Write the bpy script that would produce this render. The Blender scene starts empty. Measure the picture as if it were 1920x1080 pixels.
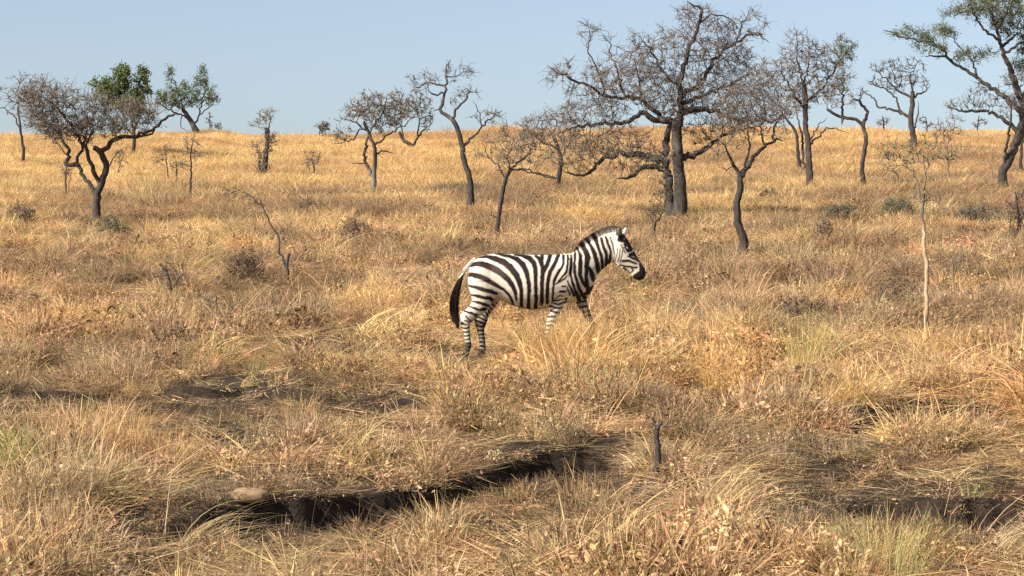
import bpy, bmesh, math, random
import numpy as np
from mathutils import Vector, Matrix

# ------------------------------------------------------------------ camera, sky, sun, exposure
SC = bpy.context.scene
COL = SC.collection
F = 3712.0            # focal length in photo pixels (1920 wide)
CAMZ = 2.3
cam = bpy.data.objects.new('camera', bpy.data.cameras.new('camera'))
COL.objects.link(cam)
cam.data.sensor_width = 36.0
cam.data.lens = 36.0 * F / 1920.0
cam.data.clip_start = 0.5
cam.data.clip_end = 4000.0
cam.location = (0, 0, CAMZ)
cam.rotation_euler = (math.radians(90), 0, 0)
SC.camera = cam

SUN_DIR = Vector((-0.74, -0.46, 0.72)).normalized()     # towards the sun: left, a little behind the camera
elev = math.asin(SUN_DIR.z)
azim = math.atan2(SUN_DIR.x, SUN_DIR.y)
world = bpy.data.worlds.new('World')
SC.world = world
world.use_nodes = True
wt = world.node_tree
sky = wt.nodes.new('ShaderNodeTexSky')
sky.sky_type = 'NISHITA'
sky.sun_disc = False
sky.sun_elevation = elev
sky.sun_rotation = azim
sky.altitude = 1200
sky.air_density = 1.0
sky.dust_density = 5.5
sky.ozone_density = 1.2
hz = wt.nodes.new('ShaderNodeHueSaturation')            # dry-season dust pales the blue
hz.inputs['Saturation'].default_value = 0.80
wt.links.new(sky.outputs[0], hz.inputs['Color'])
wt.links.new(hz.outputs[0], wt.nodes['Background'].inputs[0])
wt.nodes['Background'].inputs[1].default_value = 0.086
sl = bpy.data.lights.new('sun', 'SUN')
sl.energy = 4.9
sl.angle = math.radians(0.53)
sl.color = (1.0, 0.93, 0.83)
sun = bpy.data.objects.new('sun', sl)
COL.objects.link(sun)
sun.rotation_euler = SUN_DIR.to_track_quat('Z', 'Y').to_euler()
sun.location = (-20, -10, 40)
SC.view_settings.view_transform = 'Standard'
SC.view_settings.look = 'None'
SC.view_settings.gamma = 1.0
SC.view_settings.use_curve_mapping = False
SC.view_settings.exposure = 1.0
SC.cycles.use_denoising = False
SC.cycles.max_bounces = 4
SC.cycles.diffuse_bounces = 2
SC.cycles.transmission_bounces = 2
SC.cycles.transparent_max_bounces = 4

# ------------------------------------------------------------------ helpers
def link(o, parent=None):
    COL.objects.link(o)
    if parent is not None:
        o.parent = parent
    return o

def tag(o, label=None, cat=None, group=None, kind=None):
    if label: o['label'] = label
    if cat: o['category'] = cat
    if group: o['group'] = group
    if kind: o['kind'] = kind
    return o

def empty(name, loc=(0, 0, 0)):
    o = bpy.data.objects.new(name, None)
    o.location = loc
    o.empty_display_size = 0.2
    return link(o)

def mesh_np(name, V, quads=None, tris=None, smooth=True):
    V = np.asarray(V, dtype=np.float32)
    me = bpy.data.meshes.new(name)
    nq = 0 if quads is None else len(quads)
    nt = 0 if tris is None else len(tris)
    me.vertices.add(len(V))
    me.vertices.foreach_set('co', V.ravel())
    idx = []
    if nq: idx.append(np.asarray(quads, dtype=np.int32).ravel())
    if nt: idx.append(np.asarray(tris, dtype=np.int32).ravel())
    idx = np.concatenate(idx)
    me.loops.add(len(idx))
    me.loops.foreach_set('vertex_index', idx)
    starts = np.concatenate([np.arange(nq) * 4, nq * 4 + np.arange(nt) * 3]).astype(np.int32)
    me.polygons.add(nq + nt)
    me.polygons.foreach_set('loop_start', starts)
    me.polygons.foreach_set('use_smooth', np.full(nq + nt, smooth, dtype=bool))
    me.update(calc_edges=True)
    me.validate()
    return me

def attr_f(me, name, data):
    a = me.attributes.new(name, 'FLOAT', 'POINT')
    a.data.foreach_set('value', np.asarray(data, dtype=np.float32))

def attr_c(me, name, rgb):
    a = me.attributes.new(name, 'FLOAT_COLOR', 'POINT')
    c = np.ones((len(rgb), 4), dtype=np.float32)
    c[:, :3] = rgb
    a.data.foreach_set('color', c.ravel())

def obj(name, me, mat, parent=None, loc=None):
    o = bpy.data.objects.new(name, me)
    if mat is not None:
        me.materials.clear()
        me.materials.append(mat)
    if loc is not None: o.location = loc
    return link(o, parent)

def _h(i, j, s):
    n = (i * 374761393 + j * 668265263 + s * 974634777) & 0xffffffff
    n = ((n ^ (n >> 13)) * 1274126177) & 0xffffffff
    return ((n ^ (n >> 16)) & 0xffff) / 65535.0

def vnoise(x, y, s=0):
    x = np.asarray(x, dtype=np.float64); y = np.asarray(y, dtype=np.float64)
    i = np.floor(x).astype(np.int64); j = np.floor(y).astype(np.int64)
    u = x - i; v = y - j
    u = u * u * (3 - 2 * u); v = v * v * (3 - 2 * v)
    return ((_h(i, j, s) * (1 - u) + _h(i + 1, j, s) * u) * (1 - v)
            + (_h(i, j + 1, s) * (1 - u) + _h(i + 1, j + 1, s) * u) * v)

def fbm(x, y, s=0, o=3):
    t = 0; a = 0.5; n = 0
    for k in range(o):
        t = t + a * vnoise(x * 2 ** k + 17.3 * k, y * 2 ** k - 9.1 * k, s + k); n += a; a *= 0.5
    return t / n

def sstep(a, b, x):
    t = np.clip((x - a) / (b - a), 0, 1)
    return t * t * (3 - 2 * t)

# ------------------------------------------------------------------ terrain
_KY = [-80, -5, 3, 8, 13, 17, 24, 40, 55, 80, 105, 130, 145, 160, 200, 300, 1200]
_KZ = [-2.3, -2.3, -2.3, -2.2, -1.89, -1.557, -.853, .539, 1.85, 4.31, 7.07, 9.62, 10.82, 11.35, 11.4, 9.5, -12]
_gy = np.arange(-80, 1200, 0.25)
_gz = np.interp(_gy, _KY, _KZ)
_ker = np.exp(-0.5 * (np.arange(-16, 17) / 6.0) ** 2); _ker /= _ker.sum()
_gz = np.convolve(np.pad(_gz, 16, mode='edge'), _ker, mode='valid')

def base_h(x, y):
    return np.interp(y, _gy, _gz) + CAMZ

def cast(px, py, hf, far=260.0):
    ys = np.concatenate([np.arange(9, 60, 0.05), np.arange(60, far, 0.2)])
    xs = (px - 960) / F * ys
    zs = CAMZ + (540 - py) / F * ys
    hit = np.nonzero(hf(xs, ys) >= zs)[0]
    if len(hit) == 0:
        k = int(np.argmin(zs - hf(xs, ys)))
    else:
        k = hit[0]
    return float(xs[k]), float(ys[k])

ZX0, ZD = (1000 - 960) / F * 24.0, 24.0        # where the zebra stands
# eroded little banks: photo pixels of their upper lip, drop in metres, run-out in metres
GULLIES = [
    ([(250, 992), (430, 962), (570, 945), (720, 915), (870, 885), (1000, 850), (1110, 838), (1240, 842)], 0.36, 2.0),
    ([(-60, 742), (130, 748), (240, 738), (370, 752), (460, 742), (600, 770)], 0.20, 1.5),
    ([(1560, 790), (1660, 764), (1740, 756), (1830, 770), (1990, 785)], 0.28, 1.1),
    ([(1500, 950), (1640, 925), (1760, 940), (1990, 930)], 0.34, 1.6),
    ([(620, 650), (720, 655), (800, 672), (880, 690)], 0.2, 0.9),
]
_GL = []
for pts, dep, run in GULLIES:
    w = np.array([cast(px, py, base_h) for px, py in pts])
    _GL.append((w[:, 0], w[:, 1], dep, run))

def gully(x, y):
    """how far the ground is cut down, and how bare and dark the soil is there"""
    cut = np.zeros_like(x); bare = np.zeros_like(x)
    for gx, gyy, dep, run in _GL:
        yl = np.interp(x, gx, gyy) + 0.22 * (vnoise(x * 2.6, x * 0 + dep * 50, 5) - 0.5) + 0.10 * (vnoise(x * 9, x * 0 + 3, 6) - .5)
        ext = sstep(gx[0], gx[0] + 0.5, x) * (1 - sstep(gx[-1] - 0.6, gx[-1], x))
        br = sstep(.30, .52, fbm(x * 1.3 + 11, y * .5, 15, 2))          # the lip has slumped here and there
        ext = ext * (.25 + .75 * br) if dep < .3 else ext * (.82 + .18 * br)
        t = yl - y
        prof = np.where(t > 0, np.minimum(t / 0.10, 1) * np.exp(-np.maximum(t - .1, 0) / run), 0)
        cut = np.maximum(cut, prof * dep * ext)
        bare = np.maximum(bare, ext * sstep(-0.08, 0.05, t) * np.exp(-np.maximum(t, 0) / (run * 0.75)))
    return cut, bare

def height(x, y):
    x = np.asarray(x, dtype=np.float64); y = np.asarray(y, dtype=np.float64)
    h = base_h(x, y)
    zr = np.exp(-(((x - 0.4) / 1.6) ** 2 + ((y - ZD) / 1.3) ** 2))
    n = 0.20 * (fbm(x / 3.1, y / 3.1, 11, 2) - .5) + 0.16 * (vnoise(x / .7, y / .7, 21) - .5) + 0.05 * (vnoise(x / .28, y / .28, 31) - .5)
    h = h + n * (1 - zr) * sstep(9, 13, y)
    h = h + sstep(50, 110, y) * (1.5 * (fbm(x / 14, y / 14, 41, 2) - .5) + 0.95 * (fbm(x / 4.5, y / 9, 43, 2) - .5))
    h = h + 0.006 * x * sstep(60, 140, y)
    h = h + .18 * np.exp(-(((x - .72) / .62) ** 2 + ((y - 23.3) / .38) ** 2))      # grassy hummock before the forelegs
    cut, bare = gully(x, y)
    h = h + bare * (.10 * (vnoise(x / .17, y / .17, 61) - .5) + .05 * (vnoise(x / .08, y / .08, 62) - .5)) * (y < 30)
    return h - cut

def pix(x, y, z):
    return 960 + x / y * F, 540 - (z - CAMZ) / y * F

DARK = [(1020, 895, 190, 76, 1.3), (690, 965, 300, 50, 1), (380, 985, 180, 36, .9), (1820, 960, 210, 75, 1.3), (1900, 1020, 90, 40, 1), (450, 765, 210, 62, 1.4), (700, 735, 120, 30, .8), (90, 755, 130, 34, 1), (1740, 782, 130, 36, 1.3), (1490, 870, 150, 60, .7),
        (880, 692, 60, 18, 1), (1690, 565, 70, 40, .6), (330, 930, 120, 40, .6), (1650, 690, 80, 25, .6), (640, 620, 60, 20, .6), (1500, 1000, 120, 40, .7), (170, 680, 120, 24, .6), (560, 660, 110, 22, .7), (1860, 860, 90, 40, .7), (1640, 860, 120, 30, .8), (1560, 930, 120, 40, .8), (1330, 830, 60, 24, .6), (1230, 960, 80, 30, .6), (1000, 1010, 130, 36, .7), (620, 1050, 120, 30, .6), (60, 850, 70, 30, .7), (340, 830, 90, 30, .6), (230, 650, 60, 14, .6), (1480, 640, 70, 20, .6), (1820, 620, 60, 18, .6)]  # the patch at the zebra's hind feet paints its cast shadow
def dark_ground(px, py):
    """patches of burnt black soil where little grass grows"""
    t = 0
    for cx, cy, rx, ry, a in DARK:
        t = t + a * np.exp(-(((px - cx) / rx) ** 2 + ((py - cy) / ry) ** 2) ** 2)
    return np.clip(t, 0, 1)

# ------------------------------------------------------------------ materials
def new_mat(name):
    m = bpy.data.materials.new(name)
    m.use_nodes = True
    nt = m.node_tree
    return m, nt, nt.nodes['Principled BSDF']

def N(nt, t, **kw):
    n = nt.nodes.new(t)
    for k, v in kw.items():
        setattr(n, k, v)
    return n

def mixrgb(nt, a, b, fac, blend='MIX'):
    n = N(nt, 'ShaderNodeMix', data_type='RGBA', blend_type=blend)
    for s, v in ((6, a), (7, b), (0, fac)):
        if hasattr(v, 'links') or isinstance(v, bpy.types.NodeSocket):
            nt.links.new(v, n.inputs[s])
        elif s == 0:
            n.inputs[0].default_value = v
        else:
            n.inputs[s].default_value = (*v, 1) if len(v) == 3 else v
    return n.outputs[2]

def ground_material():
    m, nt, b = new_mat('soil')
    a = N(nt, 'ShaderNodeAttribute', attribute_name='soil')
    g = N(nt, 'ShaderNodeNewGeometry')
    n1 = N(nt, 'ShaderNodeTexNoise'); n1.inputs['Scale'].default_value = 9; n1.inputs['Detail'].default_value = 6
    n2 = N(nt, 'ShaderNodeTexNoise'); n2.inputs['Scale'].default_value = 55; n2.inputs['Detail'].default_value = 4
    nt.links.new(g.outputs['Position'], n1.inputs['Vector']); nt.links.new(g.outputs['Position'], n2.inputs['Vector'])
    r = N(nt, 'ShaderNodeValToRGB'); r.color_ramp.elements[0].position = .35; r.color_ramp.elements[0].color = (.55, .5, .48, 1)
    r.color_ramp.elements[1].position = .68; r.color_ramp.elements[1].color = (1.35, 1.3, 1.2, 1)
    nt.links.new(n1.outputs[0], r.inputs[0])
    c = mixrgb(nt, a.outputs['Color'], r.outputs[0], 1.0, 'MULTIPLY')
    r2 = N(nt, 'ShaderNodeValToRGB'); r2.color_ramp.elements[0].position = .4; r2.color_ramp.elements[0].color = (.7, .7, .7, 1)
    r2.color_ramp.elements[1].position = .62; r2.color_ramp.elements[1].color = (1.25, 1.2, 1.15, 1)
    nt.links.new(n2.outputs[0], r2.inputs[0])
    c = mixrgb(nt, c, r2.outputs[0], 1.0, 'MULTIPLY')
    nt.links.new(c, b.inputs['Base Color'])
    b.inputs['Roughness'].default_value = 0.95
    b.inputs['Specular IOR Level'].default_value = 0.15
    bp = N(nt, 'ShaderNodeBump'); bp.inputs['Strength'].default_value = .7; bp.inputs['Distance'].default_value = .03
    nt.links.new(n2.outputs[0], bp.inputs['Height']); nt.links.new(bp.outputs[0], b.inputs['Normal'])
    return m

def straw_material(name, tint=None, trans=0.36):
    """blades: colour of the tuft times a shade of the single blade"""
    m = bpy.data.materials.new(name); m.use_nodes = True
    nt = m.node_tree; nt.nodes.clear()
    out = N(nt, 'ShaderNodeOutputMaterial')
    sh = N(nt, 'ShaderNodeAttribute', attribute_name='shade')
    if tint is None:
        tn = N(nt, 'ShaderNodeAttribute', attribute_name='tint', attribute_type='INSTANCER')
        col = tn.outputs['Color']
    else:
        tn = N(nt, 'ShaderNodeRGB'); tn.outputs[0].default_value = (*tint, 1); col = tn.outputs[0]
    c = mixrgb(nt, col, sh.outputs['Color'], 1.0, 'MULTIPLY')
    d = N(nt, 'ShaderNodeBsdfDiffuse'); t = N(nt, 'ShaderNodeBsdfTranslucent'); mx = N(nt, 'ShaderNodeMixShader')
    nt.links.new(c, d.inputs[0]); nt.links.new(c, t.inputs[0])
    mx.inputs[0].default_value = trans
    nt.links.new(d.outputs[0], mx.inputs[1]); nt.links.new(t.outputs[0], mx.inputs[2])
    nt.links.new(mx.outputs[0], out.inputs[0])
    return m

def bark_material(name, dark, pale, scale=14):
    m, nt, b = new_mat(name)
    tc = N(nt, 'ShaderNodeTexCoord')
    mp = N(nt, 'ShaderNodeMapping'); mp.inputs['Scale'].default_value = (1, 1, .35)
    nt.links.new(tc.outputs['Object'], mp.inputs['Vector'])
    n = N(nt, 'ShaderNodeTexNoise'); n.inputs['Scale'].default_value = scale; n.inputs['Detail'].default_value = 7; n.inputs['Roughness'].default_value = .65
    nt.links.new(mp.outputs[0], n.inputs['Vector'])
    n3 = N(nt, 'ShaderNodeTexNoise'); n3.inputs['Scale'].default_value = 1.7; n3.inputs['Detail'].default_value = 3
    nt.links.new(tc.outputs['Object'], n3.inputs['Vector'])
    r = N(nt, 'ShaderNodeValToRGB'); r.color_ramp.elements[0].position = .36; r.color_ramp.elements[0].color = (*dark, 1)
    r.color_ramp.elements[1].position = .70; r.color_ramp.elements[1].color = (*[v * 2.3 for v in dark], 1)
    nt.links.new(n.outputs[0], r.inputs[0])
    a = N(nt, 'ShaderNodeAttribute', attribute_name='tone')
    r3 = N(nt, 'ShaderNodeValToRGB'); r3.color_ramp.elements[0].position = .54; r3.color_ramp.elements[0].color = (0, 0, 0, 1)
    r3.color_ramp.elements[1].position = .66; r3.color_ramp.elements[1].color = (.42, .42, .42, 1)
    nt.links.new(n3.outputs[0], r3.inputs[0])
    ad = N(nt, 'ShaderNodeMath', operation='ADD', use_clamp=True)
    nt.links.new(a.outputs['Fac'], ad.inputs[0]); nt.links.new(r3.outputs[0], ad.inputs[1])
    c = mixrgb(nt, r.outputs[0], pale, ad.outputs[0])
    nt.links.new(c, b.inputs['Base Color'])
    b.inputs['Roughness'].default_value = .9; b.inputs['Specular IOR Level'].default_value = .2
    bp = N(nt, 'ShaderNodeBump'); bp.inputs['Strength'].default_value = .9; bp.inputs['Distance'].default_value = .03
    nt.links.new(n.outputs[0], bp.inputs['Height']); nt.links.new(bp.outputs[0], b.inputs['Normal'])
    return m

M_SOIL = ground_material()
M_STRAW = straw_material('dry_grass')
M_BARK = bark_material('bark', (.030, .0245, .021), (.15, .128, .108))
M_BARK2 = bark_material('bark_light', (.10, .075, .055), (.36, .26, .16))
M_TWIG = straw_material('twig_bark', (.150, .124, .102), 0.0)
M_TWIGD = straw_material('twig_bark_dark', (.12, .10, .085), 0.0)
M_LEAFDRY = straw_material('dry_leaf', (.25, .205, .15), .25)
M_LEAFPINK = straw_material('dry_leaf_pinkish', (.26, .205, .165), .25)
M_LEAFGREEN = straw_material('green_leaf', (.125, .160, .066), .25)
M_LEAFGREY = straw_material('grey_green_leaf', (.15, .165, .085), .25)
M_LEAFPALE = straw_material('pale_green_leaf', (.20, .25, .09), .25)
M_LEAFBROWN = straw_material('brown_leaf', (.19, .125, .08), .25)

# ------------------------------------------------------------------ the ground sheet
def build_ground():
    ys = [-80, -60, -40, -25, -15, -8, -3, 0, 3, 5.5, 7.5, 9, 10, 10.8, 11.4, 11.9, 12.3]
    y = 12.6
    while y < 30: ys.append(y); y += 0.055 + 0.0012 * (y - 12)
    while y < 170: ys.append(y); y *= 1.008
    while y < 1200: ys.append(y); y *= 1.09
    ys = np.array(ys)
    s = np.linspace(-1, 1, 281)
    o = np.array([1.12, 1.3, 1.6, 2.1, 3, 5, 9, 20])
    s = np.concatenate([-o[::-1], s, o])
    half = 0.275 * np.abs(ys) + 1.6
    X = s[None, :] * half[:, None]
    Y = np.repeat(ys[:, None], len(s), 1)
    Z = height(X, Y)
    ny, nx = X.shape
    V = np.stack([X, Y, Z], -1).reshape(-1, 3)
    i = np.arange((ny - 1) * (nx - 1)); r = i // (nx - 1); c = i % (nx - 1)
    a = r * nx + c
    Q = np.stack([a, a + 1, a + nx + 1, a + nx], 1)
    me = mesh_np('ground', V, Q)
    x, yv = V[:, 0].astype(float), V[:, 1].astype(float)
    _, bare = gully(x, yv)
    n = fbm(x / 1.3, yv / 1.3, 51, 3)
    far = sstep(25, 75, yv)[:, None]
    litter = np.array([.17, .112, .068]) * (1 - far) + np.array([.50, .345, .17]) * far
    dark = np.array([.034, .025, .019])
    px, py = pix(x, np.maximum(yv, 5), V[:, 2])
    dz = dark_ground(px, py) * (yv > 8)
    k = np.clip(sstep(.50, .64, n) * .6 * (1 - far[:, 0]) + bare * 1.2 + dz * (.3 + 1.2 * sstep(.35, .6, n)), 0, 1)[:, None]
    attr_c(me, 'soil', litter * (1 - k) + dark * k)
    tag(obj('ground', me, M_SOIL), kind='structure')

build_ground()

# ------------------------------------------------------------------ tubes and trees
def catmull(P, step):
    P = np.asarray(P, float)
    if len(P) < 3:
        n = max(2, int(np.linalg.norm(P[-1, :3] - P[0, :3]) / step) + 1)
        t = np.linspace(0, 1, n)[:, None]
        return P[0] * (1 - t) + P[-1] * t
    E = np.vstack([2 * P[0] - P[1], P, 2 * P[-1] - P[-2]])
    out = []
    for k in range(1, len(E) - 2):
        n = max(1, int(round(np.linalg.norm(E[k + 1, :3] - E[k, :3]) / step)))
        t = (np.arange(n) / n)[:, None]
        p0, p1, p2, p3 = E[k - 1], E[k], E[k + 1], E[k + 2]
        out.append(.5 * (2 * p1 + (p2 - p0) * t + (2 * p0 - 5 * p1 + 4 * p2 - p3) * t ** 2 + (3 * p1 - p0 - 3 * p2 + p3) * t ** 3))
    out.append(P[-1:])
    return np.vstack(out)

class Tubes:
    def __init__(self): self.V = []; self.Q = []; self.T = []; self.n = 0; self.S = []
    def add(self, P, R, sides, rng=None, rough=0.0, shade=1.0, cap=True, ridge=0.0):
        P = np.asarray(P, float); R = np.asarray(R, float); n = len(P)
        if n < 2: return
        T = np.gradient(P, axis=0); T /= np.linalg.norm(T, axis=1, keepdims=True) + 1e-9
        m = np.abs(T.mean(0)); ref = np.zeros(3); ref[int(np.argmin(m))] = 1
        A = np.cross(T, ref); A /= np.linalg.norm(A, axis=1, keepdims=True) + 1e-9
        B = np.cross(T, A)
        th = np.arange(sides) * 2 * math.pi / sides
        rr = R[:, None] * np.ones(sides)
        if rough and rng is not None:
            rr = rr * (1 + rough * rng.normal(0, 1, (n, sides)))
        if ridge and rng is not None:
            rr = rr * (1 + ridge * rng.normal(0, 1, (1, sides)))
        ring = P[:, None] + rr[..., None] * (np.cos(th)[None, :, None] * A[:, None] + np.sin(th)[None, :, None] * B[:, None])
        self.V.append(ring.reshape(-1, 3))
        i = np.arange(n - 1)[:, None] * sides; j = np.arange(sides)[None, :]; k = (j + 1) % sides
        self.Q.append((np.stack([i + j, i + k, i + sides + k, i + sides + j], -1).reshape(-1, 4)) + self.n)
        if cap and sides >= 4:
            for off in (0, (n - 1) * sides):
                f = np.arange(1, sides - 1)
                self.T.append(np.stack([np.full_like(f, off), off + f, off + f + 1], 1) + self.n)
        self.S.append(np.full(n * sides, shade))
        self.n += n * sides
    def mesh(self, name):
        if not self.V: return None
        me = mesh_np(name, np.vstack(self.V), np.vstack(self.Q), np.vstack(self.T) if self.T else None)
        s = np.concatenate(self.S)
        attr_c(me, 'shade', np.repeat(s[:, None], 3, 1))
        return me

VIEW = {'L': (0, 80, 480 / 1401), 'M': (460, 80, 560 / 1512), 'C': (980, 0, 540 / 1166), 'R': (1400, 0, 520 / 1337),
        'T': (1640, 0, 280 / 1512), 'Q': (1640, 180, 280 / 1008), 'P': (1180, 180, 340 / 1148), 'F': (0, 0, 1.0)}

def colonize(pos, A, D, di, dk, rng, gnarl, up, max_nodes, start):
    pos = list(pos); par = [-1] * len(pos)
    P0 = np.array(pos)
    nd = np.full(len(A), 1e9); ni = np.zeros(len(A), int)
    def upd(new, off):
        nonlocal nd, ni
        d = np.linalg.norm(A[:, None] - new[None], axis=2)
        k = d.argmin(1); dd = d[np.arange(len(A)), k]
        m = dd < nd
        nd = np.where(m, dd, nd); ni = np.where(m, k + off, ni)
    upd(P0[start:], start)
    seen = {}
    while len(A) and len(pos) < max_nodes:
        act = nd < di
        if not act.any(): break
        acc = {}
        dirs = A[act] - np.array(pos)[ni[act]]
        dirs /= np.linalg.norm(dirs, axis=1, keepdims=True) + 1e-9
        idx = ni[act]
        uq, inv = np.unique(idx, return_inverse=True)
        S = np.zeros((len(uq), 3)); np.add.at(S, inv, dirs)
        S /= np.linalg.norm(S, axis=1, keepdims=True) + 1e-9
        S += rng.normal(0, gnarl, S.shape); S[:, 2] += up
        S /= np.linalg.norm(S, axis=1, keepdims=True) + 1e-9
        new = np.array(pos)[uq] + S * D * rng.uniform(.75, 1.2, (len(uq), 1))
        keep = [seen.get(int(u), 0) < 3 for u in uq]
        if not any(keep): break
        for u, kf in zip(uq, keep):
            if kf: seen[int(u)] = seen.get(int(u), 0) + 1
        new = new[keep]; uq = uq[keep]
        off = len(pos)
        pos.extend(new); par.extend(int(u) for u in uq)
        upd(new, off)
        # attractors whose node is exhausted are dropped too
        ok = (nd > dk) & np.array([seen.get(int(k), 0) < 3 for k in ni])
        A = A[ok]; nd = nd[ok]; ni = ni[ok]
    return np.array(pos), par

def leaf_mesh(name, C, size, rng, jit=0.0, droop=0.0, shade=(.6, 1.25)):
    n = len(C)
    C = C + rng.normal(0, jit, (n, 3)) if jit else C
    a = rng.normal(0, 1, (n, 3)); a /= np.linalg.norm(a, axis=1, keepdims=True)
    b = rng.normal(0, 1, (n, 3)); b -= a * (a * b).sum(1, keepdims=True); b /= np.linalg.norm(b, axis=1, keepdims=True)
    s = size * rng.uniform(.5, 1.4, (n, 1))
    V = np.stack([C - a * s, C + b * s * .45, C + a * s, C - b * s * .45], 1).reshape(-1, 3)
    Q = np.arange(n * 4).reshape(n, 4)
    me = mesh_np(name, V, Q, smooth=False)
    sh = np.repeat(rng.uniform(*shade, n), 4)
    attr_c(me, 'shade', np.repeat(sh[:, None], 3, 1))
    return me

def tree(name, label, cat, seed, view, base, limbs, crown, n=400, leaves=0, leafmat=None, leafsize=.03, twigs=1.0, group=None,
         depth=None, step=.22, twigmat=None, bark=None, tone=None, gnarl=.35, up=.08, deep=0.8, tip=.006, limbspread=.35, leafjit=.06,
         twiglen=.20, twigr=.0045):
    rng = np.random.default_rng(seed)
    ox, oy, s = VIEW[view]
    bx, by = ox + base[0] * s, oy + base[1] * s
    if depth is None:
        wx, d = cast(bx, by, height)
    else:
        d = depth
    wx = (bx - 960) / F * d
    tip = max(tip, .00015 * d); twigr = max(twigr, .00014 * d)
    mpp = d / F                                     # metres per photo pixel at this tree
    gz = float(height(np.array([wx]), np.array([d]))[0])
    root = empty(name, (wx, d, gz)); tag(root, label, cat, group)
    def loc(vx, vy, vw=None):
        o2 = VIEW[vw] if vw else (ox, oy, s)
        px, py = o2[0] + vx * o2[2], o2[1] + vy * o2[2]
        return (px - bx) * mpp, CAMZ + (540 - py) * mpp - gz
    bark = bark or M_BARK; twigmat = twigmat or M_TWIG
    pos = []; chains = []
    for li, (pts, w0, w1) in enumerate(limbs):
        q = np.array([loc(*p) for p in pts])
        L = np.concatenate([[0], np.cumsum(np.linalg.norm(np.diff(q, axis=0), axis=1))])
        if li == 0 or not pos:
            y0 = 0.0; amt = 0.04 * L[-1]
            q[0, 1] = -0.12
        else:
            P = np.array(pos)
            k = int(np.argmin((P[:, 0] - q[0, 0]) ** 2 + (P[:, 2] - q[0, 1]) ** 2))
            grounded = abs(q[0, 1]) < 0.35 and np.hypot(P[k, 0] - q[0, 0], P[k, 2] - q[0, 1]) > .12
            if grounded:
                y0 = rng.uniform(-.25, .25); q[0, 1] = -.12
            else:
                y0 = P[k, 1]
                if np.hypot(P[k, 0] - q[0, 0], P[k, 2] - q[0, 1]) < .6:
                    q[0] = P[k, 0], P[k, 2]
            amt = limbspread * L[-1] * (1 if li % 2 else -1) * rng.uniform(.5, 1.2)
        yy = y0 + amt * (L / max(L[-1], 1e-6)) ** 1.2
        R = (w0 + (w1 - w0) * np.linspace(0, 1, len(q)) ** .75) * s * mpp * (.47 if li == 0 else .40)
        if li: R[-1] *= .45
        if li == 0: R[0] *= 1.15
        C = catmull(np.column_stack([q[:, 0], yy, q[:, 1], R]), step * .55)
        if len(C) > 3:
            C[1:-1, :3] += rng.normal(0, (.14 if li else .05) * step, (len(C) - 2, 3))
        chains.append(C)
        pos.extend(C[:, :3])
    # trunk and limbs, each a mesh
    for li, C in enumerate(chains):
        tb = Tubes()
        r = np.maximum(C[:, 3], .004)
        if li == 0 or abs(C[0, 2] + .12) < .02:
            r = r * (1 + .45 * np.exp(-np.maximum(C[:, 2] + .12, 0) / (2.2 * r[0])))
        tb.add(C[:, :3], r, 14 if r[0] > .06 else 7, rng, .035, ridge=.09)
        nm = 'trunk' if li == 0 else ('stem' if abs(C[0, 2] + .12) < .02 else 'limb')
        me = tb.mesh(nm)
        tv = np.zeros(len(me.vertices))
        if tone is not None:
            z = np.vstack(tb.V)[:, 2]
            z0, z1 = sorted((loc(0, tone[0])[1], loc(0, tone[1])[1]))
            tv = sstep(z0 - .06, z0 + .06, z) * (1 - sstep(z1 - .06, z1 + .06, z))
        attr_f(me, 'tone', tv)
        obj(nm, me, bark, root)
    # crown: branches grown towards points spread through the crown's volume
    A = []
    tot = sum(c[2] * c[3] for c in crown)
    for c in crown:
        vw = c[4] if len(c) > 4 else None
        cx, cz = loc(c[0], c[1], vw)
        sc = (VIEW[vw][2] if vw else s) * mpp
        rx, rz = c[2] * sc, c[3] * sc
        ry = deep * rx
        k = max(6, int(n * c[2] * c[3] / tot)) if not vw else max(6, int(n / len(crown)))
        u = rng.normal(0, 1, (k, 3)); u /= np.linalg.norm(u, axis=1, keepdims=True)
        u *= rng.uniform(0.15, 1, (k, 1)) ** .45
        # nearest limb depth of this clump
        P = np.array(pos); j = int(np.argmin((P[:, 0] - cx) ** 2 + (P[:, 2] - cz) ** 2))
        A.append(np.column_stack([cx + u[:, 0] * rx, P[j, 1] * .6 + u[:, 1] * ry, cz + u[:, 2] * rz]))
    A = np.vstack(A)
    hs = np.array(pos)
    ht = hs[:, 2].max()
    n0 = len(pos)
    P, par = colonize(pos, A, step, 1e9, step * 1.15, rng, gnarl, up, n0 + int(n * 2.2), 0)
    N_ = len(P)
    kids = [[] for _ in range(N_)]
    for i in range(n0, N_): kids[par[i]].append(i)
    rad = np.zeros(N_)
    for i in range(N_ - 1, n0 - 1, -1):
        if not kids[i]: rad[i] = tip
        else: rad[i] = (sum(rad[k] ** 2.2 for k in kids[i])) ** (1 / 2.2)
    thick = Tubes(); fine = Tubes()
    lim = np.zeros(n0)
    c0 = 0
    for C in chains: lim[c0:c0 + len(C)] = np.maximum(C[:, 3], .004); c0 += len(C)
    starts = [(i, k) for i in range(n0) for k in kids[i]]
    tips = []
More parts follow.
